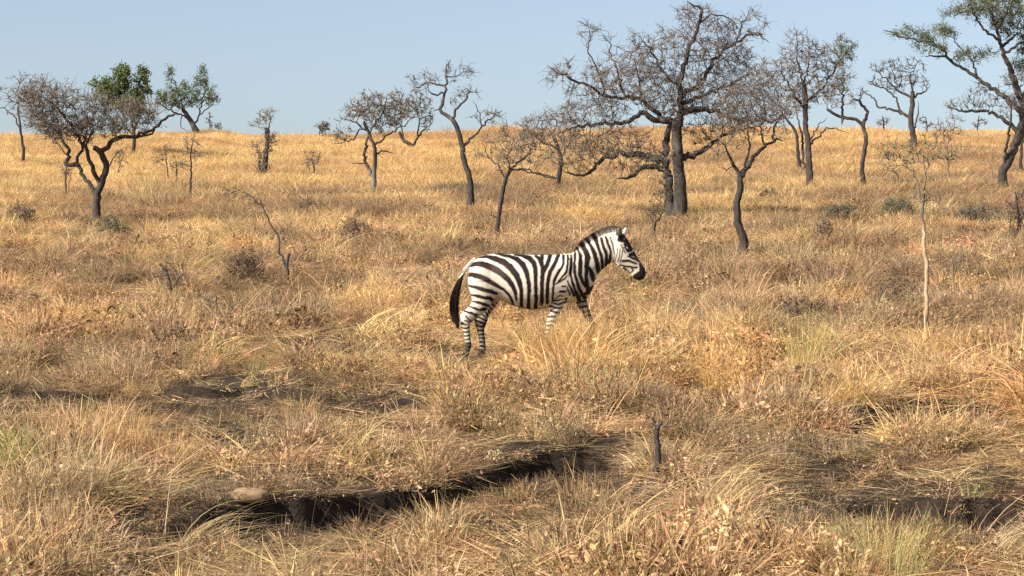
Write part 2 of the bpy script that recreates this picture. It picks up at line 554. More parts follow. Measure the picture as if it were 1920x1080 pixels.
    while starts:
        p, k = starts.pop()
        path = [p, k]
        cap = (lim[p] * .8) if p < n0 else rad[k] * 1.05
        while kids[path[-1]]:
            ks = sorted(kids[path[-1]], key=lambda q: -rad[q])
            for q in ks[1:]: starts.append((path[-1], q))
            path.append(ks[0])
        tips.append(path[-1])
        r = np.array([max(rad[q], tip) if q >= n0 else rad[k] for q in path])
        r = np.minimum(r, max(cap, tip * 1.3)); r[-1] = tip * .6
        tgt = thick if r[0] > .018 else fine
        tgt.add(P[path], r, 6 if r[0] > .03 else (4 if r[0] > .012 else 3), shade=rng.uniform(.75, 1.2))
    # twigs
    ids = np.arange(n0, N_)
    spots = []
    cnt = (rng.poisson(3.2 * twigs, len(ids)) + np.array([1 if not kids[i] else 0 for i in ids]) * 2).astype(int)
    for i, c in zip(ids, cnt):
        for _ in range(c):
            dirv = P[i] - P[par[i]]
            dirv = dirv / (np.linalg.norm(dirv) + 1e-9) * .7 + rng.normal(0, .75, 3); dirv[2] += .25
            dirv /= np.linalg.norm(dirv)
            L = twiglen * rng.uniform(.5, 1.6)
            a = P[i]; b = a + dirv * L * .55; d2 = dirv + rng.normal(0, .45, 3); c2 = b + d2 / np.linalg.norm(d2) * L * .5
            fine.add(np.array([a, b, c2]), np.array([1.1, .9, .5]) * twigr, 3, shade=rng.uniform(.65, 1.3))
            spots.append(b); spots.append(c2)
    for tb, nm in ((thick, 'branches'), (fine, 'twigs')):
        me = tb.mesh(nm)
        if me is None: continue
        if nm == 'branches':
            attr_f(me, 'tone', np.zeros(len(me.vertices)))
        tag(obj(nm, me, bark if nm == 'branches' else twigmat, root), kind='stuff')
    if leaves and spots:
        S = np.array(spots)
        lm = leafmat if isinstance(leafmat, list) else [(leafmat, 1.0, None)]
        for mat, share, cond in lm:
            SS = S if cond is None else S[cond(S)]
            if not len(SS): continue
            c = SS[rng.integers(0, len(SS), int(leaves * share * (1.0 if mat in (M_LEAFGREEN, M_LEAFGREY, M_LEAFPALE, M_LEAFBROWN) else .35)))]
            tag(obj('leaves', leaf_mesh('leaves', c, leafsize * .85, rng, leafjit), mat, root), kind='stuff')
    return root

def build_trees():
    G = 'savanna trees on the hillside'
    # --- left group
    tree('acacia_tree', 'wide flat-topped leafless tree forking low at the left, green tree behind it', 'tree', 1, 'L', (545, 1005),
         [([(545, 1005), (528, 900), (548, 780), (580, 680), (540, 590), (510, 570)], 52, 32),
          ([(520, 850), (430, 700), (400, 640), (430, 560), (440, 470)], 30, 16),
          ([(545, 780), (510, 680), (480, 575), (440, 520), (380, 420), (300, 320)], 30, 14),
          ([(400, 690), (350, 660), (350, 600), (330, 540), (250, 450), (190, 400)], 34, 12),
          ([(555, 575), (640, 525), (770, 512), (840, 480), (950, 402), (990, 395)], 34, 12),
          ([(770, 512), (830, 495), (870, 440)], 18, 8), ([(480, 575), (530, 480), (600, 400)], 16, 8),
          ([(580, 670), (620, 620), (660, 585)], 10, 5), ([(350, 600), (300, 560), (270, 545)], 10, 5)],
         [(270, 330, 170, 120), (380, 470, 190, 70), (520, 390, 160, 110), (740, 400, 140, 95), (170, 420, 70, 60), (620, 470, 150, 50)], n=2000,
         leaves=11000, leafmat=M_LEAFDRY, leafsize=.038, twigs=2.6, step=.20, group=G, twiglen=.26)
    tree('leafy_tree', 'dense dark green rounded tree behind the wide flat-topped one', 'tree', 2, 'L', (722, 640),
         [([(722, 640), (735, 530), (720, 430), (690, 300)], 22, 14), ([(735, 530), (660, 420), (570, 300)], 12, 6), ([(728, 480), (790, 350), (790, 250)], 12, 6)],
         [(640, 240, 75, 50), (550, 245, 48, 40), (775, 270, 45, 75), (720, 175, 62, 34), (590, 330, 60, 40), (700, 340, 80, 45), (650, 165, 20, 28), (800, 200, 22, 26)], n=520, leaves=11000, leafmat=M_LEAFGREEN,
         leafsize=.075, step=.32, group=G, twiglen=.3, leafjit=.10)
    tree('leafy_tree', 'ragged green tree on the skyline with a tall spike and open gaps', 'tree', 3, 'L', (1088, 522),
         [([(1088, 522), (1060, 460), (1030, 410), (1000, 360)], 34, 20), ([(1060, 455), (1090, 370), (1110, 230), (1110, 145)], 14, 6),
          ([(1030, 410), (985, 395), (900, 350), (870, 310)], 14, 6), ([(1000, 360), (960, 230), (920, 160), (908, 105)], 10, 4),
          ([(1080, 390), (1150, 350), (1175, 310)], 9, 4), ([(990, 400), (985, 460), (1040, 490)], 7, 4)],
         [(920, 310, 70, 60), (1000, 300, 90, 80), (1090, 230, 50, 90), (1140, 280, 45, 60), (930, 190, 30, 60)], n=420, leaves=5200, leafmat=M_LEAFGREEN,
         leafsize=.075, step=.3, group=G, leafjit=.12)
    tree('bare_tree', 'thin bare tree at the far left edge with sparse curling top', 'tree', 4, 'L', (120, 690),
         [([(120, 690), (128, 600), (110, 470), (95, 350)], 24, 12), ([(110, 470), (60, 390), (0, 355), (-50, 320)], 12, 6),
          ([(95, 350), (60, 300), (10, 270)], 9, 4), ([(95, 350), (90, 250), (120, 180), (165, 175)], 8, 4)],
         [(90, 280, 100, 90), (20, 320, 60, 70), (130, 200, 60, 50)], n=210, leaves=300, leafmat=M_LEAFDRY, step=.3, group=G, twigs=.9)
    small = [
        ('L', (372, 865), [([(372, 865), (358, 760), (362, 690), (345, 650)], 14, 6), ([(375, 850), (380, 760), (390, 700)], 8, 4)], [(365, 690, 35, 55)], 'brown sapling under the wide flat-topped tree left of its trunk'),
        ('L', (925, 805), [([(925, 805), (915, 700), (905, 600)], 9, 5)], [(905, 610, 32, 45), (880, 650, 40, 20)], 'slim bare sapling below the ragged green skyline tree'),
        ('L', (967, 795), [([(967, 795), (968, 700), (965, 650)], 9, 5)], [(965, 670, 40, 45)], 'small twiggy sapling between two taller slim saplings'),
        ('L', (1040, 872), [([(1040, 872), (1045, 700), (1042, 620), (1055, 520)], 13, 5)], [(1050, 560, 45, 50), (1065, 630, 45, 25), (1010, 680, 30, 40)], 'taller reddish sapling with short side twigs under the ragged green tree'),
        ('L', (640, 765), [([(640, 765), (650, 690), (690, 570)], 7, 3)], [(655, 640, 35, 60)], 'thin leaning sapling right of the wide flat-topped tree trunk'),
        ('M', (345, 705), [([(345, 705), (350, 640), (335, 590)], 15, 6), ([(330, 700), (320, 650), (310, 600)], 8, 4)], [(340, 585, 55, 45)], 'low broom-shaped sapling on the golden slope'),
        ('M', (375, 470), [([(375, 470), (378, 440), (390, 410)], 8, 4)], [(395, 425, 38, 28)], 'tiny bush on the skyline left of the pale-trunked tree'),
        ('L', (1152, 500), [([(1152, 500), (1148, 440), (1145, 400)], 10, 5)], [(1148, 420, 14, 40)], 'tiny bare pole-like bush on the skyline beside the ragged green tree'),
        ('L', (1197, 502), [([(1197, 502), (1197, 470), (1195, 455)], 7, 4)], [(1195, 460, 22, 16)], 'tiny round bush on the open skyline'),
        ('F', (604, 258), [([(604, 258), (604, 244), (606, 232)], 3, 1.5)], [(602, 244, 8, 6), (612, 238, 7, 5)], 'tiny bush on the skyline between stubby tree and pale-stemmed tree'),
        ('F', (944, 256), [([(944, 256), (943, 245), (946, 234)], 3, 1.5)], [(940, 246, 8, 4), (949, 243, 6, 5)], 'tiny bush on the skyline right of the tall slim tree'),
        ('F', (1738, 248), [([(1738, 248), (1738, 232), (1735, 218)], 3, 1.5)], [(1732, 226, 8, 8), (1742, 236, 9, 6)], 'tiny bush on the skyline right of the vase-shaped tree'),
        ('F', (1832, 240), [([(1832, 240), (1834, 228), (1836, 216)], 3, 1.5)], [(1830, 234, 9, 6), (1842, 229, 8, 6)], 'tiny bush on the skyline left of the leaning acacia'),
        ('R', (660, 612), [([(660, 612), (660, 580), (655, 560)], 10, 5)], [(640, 592, 22, 12), (672, 586, 20, 14)], 'tiny bush on the right skyline under a bare crown'),
    ]
    for q, (vw, b, limbs, cr, lab) in enumerate(small):
        tree('sapling', lab, 'sapling', 40 + q, vw, b, limbs, cr, n=85 if vw != 'F' else 36, leaves=120, leafmat=M_LEAFDRY, leafsize=.035, step=.16, twiglen=.18, group='bare saplings in the grass')
    # --- middle group
    tree('stubby_tree', 'stubby bushy tree standing alone on the golden slope', 'tree', 5, 'M', (88, 712),
         [([(88, 712), (100, 600), (112, 500), (105, 430)], 34, 20), ([(80, 700), (70, 620), (60, 560)], 16, 6), ([(112, 520), (125, 440), (130, 380)], 14, 6)],
         [(100, 395, 58, 45), (70, 540, 45, 50), (120, 520, 35, 70), (90, 620, 35, 60)], n=420, leaves=2600, leafmat=M_LEAFDRY, leafsize=.045, step=.2, group=G)
    tree('pale_trunk_tree', 'crooked grey tree with one pale stem and one dark stem', 'tree', 6, 'M', (645, 800),
         [([(645, 800), (655, 660), (655, 540), (625, 460), (600, 400)], 26, 14), ([(622, 690), (605, 600), (608, 500), (640, 420)], 26, 12),
          ([(625, 460), (560, 410), (475, 375)], 14, 6), ([(600, 440), (520, 500), (435, 512)], 12, 6), ([(655, 520), (720, 470), (790, 430), (860, 380)], 16, 7),
          ([(660, 560), (710, 545), (748, 556)], 12, 6), ([(640, 420), (700, 330), (720, 260)], 14, 6), ([(620, 610), (560, 610), (520, 600)], 9, 4)],
         [(650, 340, 150, 85), (560, 350, 70, 50), (750, 340, 80, 80), (490, 470, 50, 50), (690, 400, 90, 50)], n=1250,
         leaves=5200, leafmat=[(M_LEAFDRY, .85, None), (M_LEAFGREEN, .25, lambda S: (S[:, 0] < -.5) & (S[:, 2] > 4.2))], leafsize=.05, step=.21, group=G, tone=(640, 800), bark=M_BARK, twigs=1.3)
    tree('round_crown_tree', 'dark round-crowned tree just behind the pale-stemmed one', 'tree', 7, 'M', (850, 555),
         [([(850, 555), (845, 525), (800, 490), (780, 450)], 26, 14), ([(848, 525), (880, 460), (945, 400)], 18, 8), ([(870, 480), (880, 400), (870, 340)], 12, 6), ([(800, 490), (790, 400), (800, 340)], 10, 5)],
         [(860, 320, 95, 70), (900, 370, 60, 55), (790, 320, 60, 60)], n=520, leaves=3800, leafmat=M_LEAFDRY, leafsize=.055, step=.27, group=G, twigmat=M_TWIGD)
    tree('slim_tree', 'tall slim bare tree with flat open top against the sky', 'tree', 8, 'M', (1135, 862),
         [([(1135, 862), (1140, 720), (1105, 580), (1082, 460), (1048, 385)], 38, 26), ([(1048, 385), (990, 335), (1012, 250), (1010, 160), (1015, 90)], 26, 8),
          ([(1048, 375), (1090, 310), (1135, 260), (1122, 230)], 18, 7), ([(1100, 520), (1160, 475), (1205, 410), (1300, 340)], 20, 8),
          ([(1010, 255), (940, 250), (925, 240)], 14, 6), ([(1008, 220), (940, 195), (860, 215), (825, 240)], 13, 6), ([(1195, 420), (1180, 340), (1150, 290)], 9, 4),
          ([(1010, 160), (1070, 150), (1130, 115), (1165, 155)], 9, 4), ([(990, 335), (940, 345)], 10, 5)],
         [(890, 190, 80, 35), (1050, 140, 60, 55), (1095, 150, 50, 35), (1130, 255, 35, 25), (1230, 370, 70, 35), (1060, 300, 40, 25)], n=330, leaves=500, leafmat=M_LEAFDRY,
         leafsize=.035, step=.19, group=G, twigs=1.0, twigmat=M_TWIGD, twigr=.006)
    tree('bare_tree', 'spreading bare tree with thin trunk rising behind the zebra rump', 'tree', 9, 'M', (1270, 1010),
         [([(1270, 1010), (1280, 900), (1310, 720), (1335, 655)], 26, 18), ([(1312, 690), (1290, 640), (1230, 570), (1195, 490)], 15, 6),
          ([(1335, 655), (1400, 645), (1500, 670), (1580, 690)], 16, 7), ([(1335, 655), (1400, 600), (1450, 540), (1500, 470)], 16, 6),
          ([(1320, 640), (1330, 560), (1370, 480)], 11, 5), ([(1280, 900), (1250, 860), (1230, 820)], 9, 4), ([(1275, 960), (1310, 1000), (1330, 1050)], 7, 4)],
         [(1350, 500, 110, 85), (1240, 520, 70, 60), (1450, 480, 90, 80), (1380, 590, 120, 40), (1500, 420, 60, 50)], n=560, leaves=1800, leafmat=M_LEAFPINK, leafsize=.03, step=.18, group=G, twigs=1.1)
    tree('bare_tree', 'low spreading bare tree between the zebra shoulder and the great tree', 'tree', 10, 'C', (130, 782),
         [([(130, 782), (150, 700), (155, 640), (130, 560)], 26, 14), ([(150, 730), (90, 710), (10, 690), (-40, 680)], 11, 5), ([(150, 640), (190, 570), (230, 520)], 11, 5), ([(140, 600), (70, 560), (20, 520)], 11, 5)],
         [(90, 520, 100, 75), (190, 540, 80, 60), (30, 560, 60, 70)], n=520, leaves=2600, leafmat=M_LEAFPINK, leafsize=.04, step=.22, group=G, twigs=1.2)
    # --- the great tree
    tree('great_tree', 'great spreading leafless tree with thick dark trunk above the zebra head', 'tree', 11, 'C', (632, 905),
         [([(632, 905), (640, 790), (632, 690), (625, 580), (625, 490)], 60, 44),
          ([(600, 860), (592, 740), (585, 640), (595, 540), (600, 480)], 44, 28),
          ([(640, 560), (640, 470), (635, 370), (650, 260), (690, 150), (705, 60), (650, 30)], 42, 10),
          ([(600, 640), (500, 620), (420, 612), (330, 640), (265, 692), (180, 680)], 40, 12),
          ([(590, 680), (500, 672), (440, 712), (385, 722)], 34, 12),
          ([(620, 490), (530, 478), (480, 450), (430, 490), (340, 485), (240, 500), (160, 520)], 36, 10),
          ([(600, 480), (540, 430), (470, 385), (350, 378), (260, 335), (160, 295), (100, 262)], 30, 9),
          ([(350, 378), (310, 280), (275, 200), (282, 70)], 14, 4), ([(430, 385), (370, 230), (350, 120)], 12, 4),
          ([(540, 330), (470, 240), (420, 170)], 13, 5), ([(630, 370), (560, 290), (500, 200), (465, 150)], 14, 5),
          ([(640, 400), (720, 330), (800, 220), (880, 150), (960, 118), (1025, 145)], 26, 6), ([(880, 150), (910, 60), (940, 10)], 11, 4),
          ([(700, 110), (760, 70), (830, 90), (870, 130)], 11, 4), ([(640, 450), (740, 445), (850, 485), (960, 500), (1040, 490)], 34, 12),
          ([(640, 640), (690, 628), (735, 605), (800, 560), (860, 530)], 40, 14), ([(650, 420), (760, 380), (870, 330), (940, 270)], 22, 7)],
         [(420, 320, 200, 100), (560, 250, 150, 130), (720, 170, 150, 110), (820, 250, 140, 120), (640, 380, 230, 90), (820, 400, 170, 90),
          (280, 450, 160, 70), (360, 570, 170, 75), (480, 650, 130, 55), (200, 600, 110, 70), (760, 520, 110, 50), (930, 400, 110, 100), (150, 290, 70, 45), (278, 130, 34, 60), (352, 170, 34, 50), (470, 190, 50, 50), (690, 70, 80, 50), (930, 90, 70, 60), (880, 480, 130, 60)], n=4000,
         leaves=9000, leafmat=M_LEAFPINK, leafsize=.036, twigs=1.5, step=.205, deep=.85, twiglen=.24, group=G, limbspread=.42, twigr=.0055)
    tree('crooked_tree', 'crooked tree with twisted grey trunk right of the great tree', 'tree', 12, 'P', (690, 1045),
         [([(690, 1045), (722, 960), (720, 890), (688, 800), (680, 700), (690, 640), (708, 570), (700, 510)], 66, 38),
          ([(705, 520), (745, 455), (800, 385), (870, 315), (950, 275), (985, 278)], 50, 14),
          ([(695, 510), (665, 440), (635, 375), (605, 325), (560, 280)], 36, 8), ([(735, 460), (750, 380), (775, 300), (760, 220), (790, 120)], 26, 8),
          ([(935, 275), (930, 190), (970, 130), (1000, 60)], 22, 7), ([(870, 315), (840, 200), (880, 80), (860, -60)], 20, 6), ([(660, 430), (600, 470), (570, 450)], 9, 4)],
         [(600, 300, 100, 90), (760, 150, 120, 120), (880, 60, 140, 130), (940, 160, 90, 80), (700, 40, 150, 120), (840, -100, 140, 110), (620, 180, 110, 90), (1000, 40, 90, 90)], n=1700, leaves=3800,
         leafmat=M_LEAFPINK, leafsize=.028, step=.15, twigs=1.2, group=G, tone=None, twiglen=.18, tip=.005)
    tree('sapling', 'small forked bare sapling between the zebra ears and the great trunk', 'sapling', 60, 'P', (148, 905),
         [([(148, 905), (152, 850), (160, 800)], 34, 22), ([(158, 805), (130, 770), (110, 740)], 10, 5), ([(165, 800), (205, 760), (235, 640), (215, 580), (180, 520)], 13, 5)],
         [(150, 730, 50, 50), (215, 620, 40, 80), (190, 530, 40, 40)], n=120, leaves=240, leafmat=M_LEAFBROWN, leafsize=.03, step=.12, group='bare saplings in the grass', twigmat=M_TWIGD)
    # --- right group
    tree('straight_tree', 'straight grey-trunked tree with broad twiggy crown right of the great tree', 'tree', 13, 'R', (310, 932),
         [([(310, 932), (302, 800), (298, 700), (285, 590), (288, 480), (280, 400)], 36, 22), ([(300, 700), (345, 660), (400, 615), (490, 632)], 16, 6),
          ([(288, 520), (200, 420), (140, 330)], 18, 7), ([(290, 500), (380, 410), (440, 320), (480, 250)], 18, 7), ([(280, 410), (240, 280), (230, 160)], 14, 5),
          ([(300, 690), (350, 610), (400, 560)], 10, 4), ([(280, 400), (300, 280), (280, 130)], 11, 4)],
         [(270, 290, 120, 110), (170, 360, 90, 90), (390, 300, 100, 90), (470, 230, 60, 55), (300, 430, 140, 80), (430, 400, 60, 60), (240, 190, 60, 50)], n=1600, leaves=4500,
         leafmat=[(M_LEAFPINK, .8, None), (M_LEAFGREY, .35, lambda S: (S[:, 0] > .9) & (S[:, 2] > 3))], leafsize=.04, step=.2, group=G, twigs=1.2)
    tree('twin_stem_tree', 'pair of slim dark stems standing behind the straight grey trunk', 'tree', 14, 'R', (267, 850),
         [([(267, 850), (250, 760), (240, 650), (215, 600), (180, 560)], 22, 10), ([(285, 835), (275, 740), (270, 640), (250, 520)], 18, 9)],
         [(190, 520, 70, 50), (260, 480, 70, 60)], n=210, leaves=500, leafmat=M_LEAFPINK, step=.22, group=G)
    tree('curved_tree', 'slender S-curved tree with forked top beside the straight grey trunk', 'tree', 15, 'R', (578, 935),
         [([(578, 935), (556, 820), (575, 680), (562, 610), (530, 575), (450, 560), (390, 525)], 26, 14), ([(562, 612), (582, 540), (545, 478), (510, 482)], 24, 12),
          ([(460, 560), (458, 450), (455, 350)], 16, 7), ([(545, 478), (570, 440), (600, 430)], 8, 3), ([(462, 560), (460, 600)], 22, 10)],
         [(450, 370, 60, 70), (480, 480, 60, 50), (410, 470, 50, 60), (540, 450, 40, 25)], n=330, leaves=800, leafmat=M_LEAFDRY, step=.2, group=G)
    tree('vase_tree', 'bare vase-shaped tree on the right skyline between slim sapling and green acacia', 'tree', 16, 'R', (805, 735),
         [([(805, 735), (805, 660), (790, 580), (800, 500), (800, 440)], 34, 22), ([(785, 560), (720, 530), (660, 515), (620, 460), (570, 430)], 18, 6),
          ([(812, 650), (825, 560), (820, 490)], 13, 7), ([(800, 470), (730, 430), (690, 380), (620, 330)], 16, 5), ([(805, 470), (850, 445), (880, 415)], 15, 6),
          ([(745, 545), (710, 440), (640, 400), (600, 370)], 12, 5), ([(800, 440), (790, 360), (830, 280)], 12, 4), ([(735, 430), (720, 340), (740, 280)], 9, 4)],
         [(690, 340, 85, 55), (800, 350, 65, 75), (740, 390, 90, 50), (640, 380, 40, 50), (850, 410, 30, 25)], n=520, leaves=700, leafmat=M_LEAFPINK, step=.27, group=G, twigs=1.1, twigmat=M_TWIGD, twigr=.007)
    tree('sapling', 'tall thin sapling with stripped pale trunk and yellow-green twigs', 'sapling', 17, 'F', (1738, 628),
         [([(1738, 628), (1737, 560), (1738, 500), (1733, 460), (1734, 430), (1729, 405), (1733, 375)], 8.5, 6.5), ([(1733, 380), (1726, 350), (1716, 320), (1703, 298)], 7, 3),
          ([(1734, 375), (1733, 345), (1735, 310), (1728, 285)], 7, 3), ([(1716, 320), (1690, 305), (1668, 285)], 3, 1.5), ([(1734, 370), (1745, 372), (1756, 366)], 3, 1.5), ([(1722, 338), (1700, 336)], 3, 1.5), ([(1735, 470), (1742, 455), (1747, 447)], 2, 1), ([(1737, 560), (1729, 548), (1724, 540)], 2, 1)],
         [(1710, 290, 35, 22), (1738, 285, 25, 25), (1680, 300, 20, 22), (1745, 370, 18, 8), (1770, 290, 25, 14)], n=190, leaves=420, leafmat=M_LEAFPALE, leafsize=.02, step=.11, group='bare saplings in the grass',
         bark=M_BARK2, tone=(420, 590), twiglen=.13, tip=.004)
    tree('sapling', 'small broom-topped sapling on the slope left of the green acacia', 'sapling', 18, 'R', (966, 902),
         [([(966, 902), (972, 800), (968, 690)], 13, 8), ([(968, 690), (930, 620), (900, 585)], 8, 4), ([(968, 690), (1000, 620), (1010, 560)], 8, 4)],
         [(930, 625, 50, 40), (1010, 610, 40, 55), (970, 640, 60, 30)], n=200, leaves=700, leafmat=M_LEAFDRY, leafsize=.04, step=.2, group='bare saplings in the grass', bark=M_BARK2)
    tree('green_acacia', 'leaning acacia with green feathery top at the right edge', 'tree', 19, 'F', (1883, 362),
         [([(1883, 362), (1880, 325), (1888, 310), (1900, 285), (1910, 258), (1920, 230), (1922, 200)], 15, 16),
          ([(1920, 215), (1900, 190), (1880, 172), (1862, 158), (1842, 143), (1820, 124), (1799, 110), (1784, 100), (1768, 96), (1749, 95)], 15, 3),
          ([(1921, 195), (1905, 160), (1895, 135), (1884, 118), (1877, 98), (1869, 78), (1862, 55), (1845, 20)], 18, 5),
          ([(1800, 110), (1781, 85), (1758, 70), (1714, 60), (1694, 46), (1677, 42)], 7, 2.5),
          ([(1869, 80), (1842, 63), (1825, 43), (1812, 24), (1797, 13)], 8, 3), ([(1872, 92), (1900, 70), (1920, 56)], 8, 3),
          ([(1880, 105), (1903, 88), (1930, 72)], 7, 4), ([(1843, 142), (1835, 110), (1813, 78), (1780, 50)], 6, 2), ([(1862, 55), (1880, 25), (1895, -20)], 8, 4),
          ([(1912, 250), (1898, 234), (1876, 216), (1846, 204), (1818, 206), (1790, 196)], 12, 4), ([(1881, 318), (1885, 270), (1888, 235), (1886, 190)], 8, 5),
          ([(1920, 200), (1935, 150), (1960, 100)], 14, 6)],
         [(1850, 20, 75, 20), (1800, 25, 40, 10), (1720, 55, 40, 9), (1755, 82, 32, 11), (1775, 50, 32, 8), (1830, 100, 38, 12), (1900, 40, 40, 30), (1880, -10, 60, 20),
          (1905, 150, 22, 42), (1845, 185, 38, 24), (1800, 195, 20, 16), (1890, 200, 28, 25), (1945, 100, 35, 45)], n=950,
         leaves=22000, leafmat=[(M_LEAFGREEN, .6, lambda S: S[:, 2] > 4.3), (M_LEAFGREY, .3, lambda S: S[:, 2] > 3.8), (M_LEAFDRY, .15, None)], leafsize=.036, step=.19, deep=.7, group=G, twigs=1.1, twigmat=M_TWIGD, gnarl=.25, leafjit=.07)
    tree('bare_tree', 'slim bare stem cut by the right edge behind the leaning acacia', 'tree', 20, 'F', (1916, 334),
         [([(1916, 334), (1914, 300), (1918, 265), (1925, 230)], 7, 5)], [(1930, 215, 22, 25)], n=80, leaves=100, leafmat=M_LEAFDRY, step=.22, group=G)
    tree('bramble_shrub', 'tangled reddish shrub at the right edge below the leaning acacia', 'shrub', 21, 'F', (1908, 462),
         [([(1908, 462), (1912, 420), (1908, 385), (1904, 360)], 8, 3), ([(1900, 460), (1896, 430), (1900, 400)], 5, 2), ([(1916, 462), (1925, 420), (1930, 380)], 6, 3)],
         [(1905, 420, 18, 45), (1915, 380, 16, 25), (1898, 440, 14, 22)], n=240, leaves=700, leafmat=M_LEAFBROWN, leafsize=.03, step=.13, twigmat=M_TWIGD)
    # --- dead saplings and shrubs standing in the grass
    tree('dead_sapling', 'thin dead sapling with broken leaning top left of the zebra', 'sapling', 22, 'F', (545, 540),
         [([(545, 540), (538, 512), (542, 475)], 8, 5), ([(540, 500), (522, 460), (500, 405), (468, 370), (432, 350)], 6, 2)],
         [(480, 380, 30, 20), (530, 440, 20, 25), (440, 355, 25, 12)], n=60, leaves=60, leafmat=M_LEAFBROWN, leafsize=.02, step=.14, group='dead stems in the grass', twigs=.6)
    tree('dead_sapling', 'low dead twiggy stem in the weeds left of the dark round bush', 'sapling', 23, 'F', (318, 560),
         [([(318, 560), (320, 535), (312, 510), (300, 495)], 6, 3), ([(320, 540), (335, 525), (345, 510)], 4, 2)],
         [(320, 520, 25, 22)], n=70, leaves=80, leafmat=M_LEAFBROWN, leafsize=.02, step=.10, group='dead stems in the grass', twigmat=M_TWIGD)
    tree('dead_sapling', 'short dark upright stem in the weeds below the dark round bush', 'sapling', 24, 'F', (408, 614),
         [([(408, 614), (407, 585), (405, 555)], 5, 3)], [(400, 575, 14, 14)], n=30, leaves=30, leafmat=M_LEAFBROWN, leafsize=.02, step=.09, group='dead stems in the grass', twigmat=M_TWIGD)
    tree('dead_sapling', 'short pale stake-like stem right of the stripped sapling', 'sapling', 25, 'F', (1786, 556),
         [([(1786, 556), (1788, 520), (1785, 485)], 5, 4)], [(1790, 495, 14, 10)], n=16, leaves=20, leafmat=M_LEAFDRY, leafsize=.02, step=.09, group='dead stems in the grass', bark=M_BARK2, twigs=.5)
    tree('dark_stem', 'black charred stem with crooked top in the foreground right of centre', 'stick', 26, 'F', (1222, 918),
         [([(1222, 918), (1230, 885), (1234, 850), (1231, 812), (1241, 790)], 17, 9)], [(1236, 800, 10, 8)], n=14, leaves=0, step=.05, twigs=.4, twiglen=.05, tip=.003, group='dead stems in the grass', twigmat=M_TWIGD)
    tree('dark_stem', 'dark thin twig leaning in the foreground near the bottom edge', 'stick', 27, 'F', (1448, 1056),
         [([(1448, 1056), (1420, 1032), (1395, 1010), (1378, 980)], 4, 2)], [(1380, 985, 10, 8)], n=10, leaves=0, step=.05, twigs=.3, twiglen=.05, tip=.002, group='dead stems in the grass', twigmat=M_TWIGD)
    for q, (b, cr, nn, lm, lab, lf) in enumerate([
        ((462, 540), [(462, 518, 30, 26), (440, 525, 18, 18)], 420, M_LEAFBROWN, 'dark round bush with shaded hollow left of the zebra', 2600),
        ((1680, 412), [(1680, 398, 26, 16), (1705, 402, 16, 12)], 300, M_LEAFGREY, 'low grey-green shrub on the slope left of the stripped sapling', 2200),
        ((1575, 418), [(1575, 407, 28, 13)], 240, M_LEAFGREY, 'low grey-green shrub below the S-curved tree', 1500),
        ((212, 450), [(205, 436, 24, 16), (226, 440, 16, 12)], 260, M_LEAFGREY, 'low grey-green shrub at the foot of the wide flat-topped tree', 1600),
        ((40, 425), [(40, 411, 30, 14)], 220, M_LEAFBROWN, 'low brown shrub in the grass near the left edge', 1200),
        ((570, 404), [(570, 395, 16, 10)], 150, M_LEAFBROWN, 'small brown shrub below the low broom-shaped sapling', 900),
        ((670, 452), [(665, 440, 30, 14)], 220, M_LEAFBROWN, 'low brown shrub between the dead leaning sapling and the pale-stemmed tree', 1300),
        ((1850, 425), [(1830, 412, 40, 15), (1868, 416, 22, 12)], 300, M_LEAFGREY, 'wide grey shrub on the slope right of the stripped sapling', 1600),
        ((1545, 455), [(1545, 440, 16, 18)], 160, M_LEAFBROWN, 'small dark shrub in the grass right of the twisted grey trunk', 900),
        ((1440, 385), [(1442, 375, 22, 10)], 160, M_LEAFBROWN, 'small brown shrub left of the straight grey trunk', 900),
        ((310, 668), [(330, 650, 40, 16)], 160, M_LEAFBROWN, 'low brown weed clump beside the bent pale tussock at left', 900),
        ((1660, 575), [(1660, 560, 30, 16)], 200, M_LEAFBROWN, 'low brown weed clump left of the stripped sapling foot', 1000),
        ((1500, 600), [(1490, 588, 46, 12)], 200, M_LEAFBROWN, 'low brown weed clump between zebra and stripped sapling', 1100),
    ]):
        bx, by = b
        tree('low_shrub', lab, 'shrub', 80 + q, 'F', b, [([b, (bx - 3, by - 10), (bx - 8, by - 22)], 4, 2), ([(bx + 3, by), (bx + 8, by - 10), (bx + 14, by - 18)], 3, 1.5), ([(bx - 4, by), (bx - 12, by - 8), (bx - 20, by - 14)], 3, 1.5)],
             [(x_, y_ - 5, rx_, ry_ * 1.3) for x_, y_, rx_, ry_ in cr], n=nn, leaves=lf, leafmat=lm, leafsize=.024, step=.085, twigs=1.1, twiglen=.12, tip=.003, group='low shrubs in the grass', twigmat=M_TWIGD, deep=.9)

build_trees()

# ------------------------------------------------------------------ the zebra
MZ = 24.0 / F
def z1(x, y):                      # enlarged view 1 of the zebra -> metres in the zebra's own frame
    return ((820 + x * .27778 - 1000) * MZ, (675 - (400 + y * .27778)) * MZ)

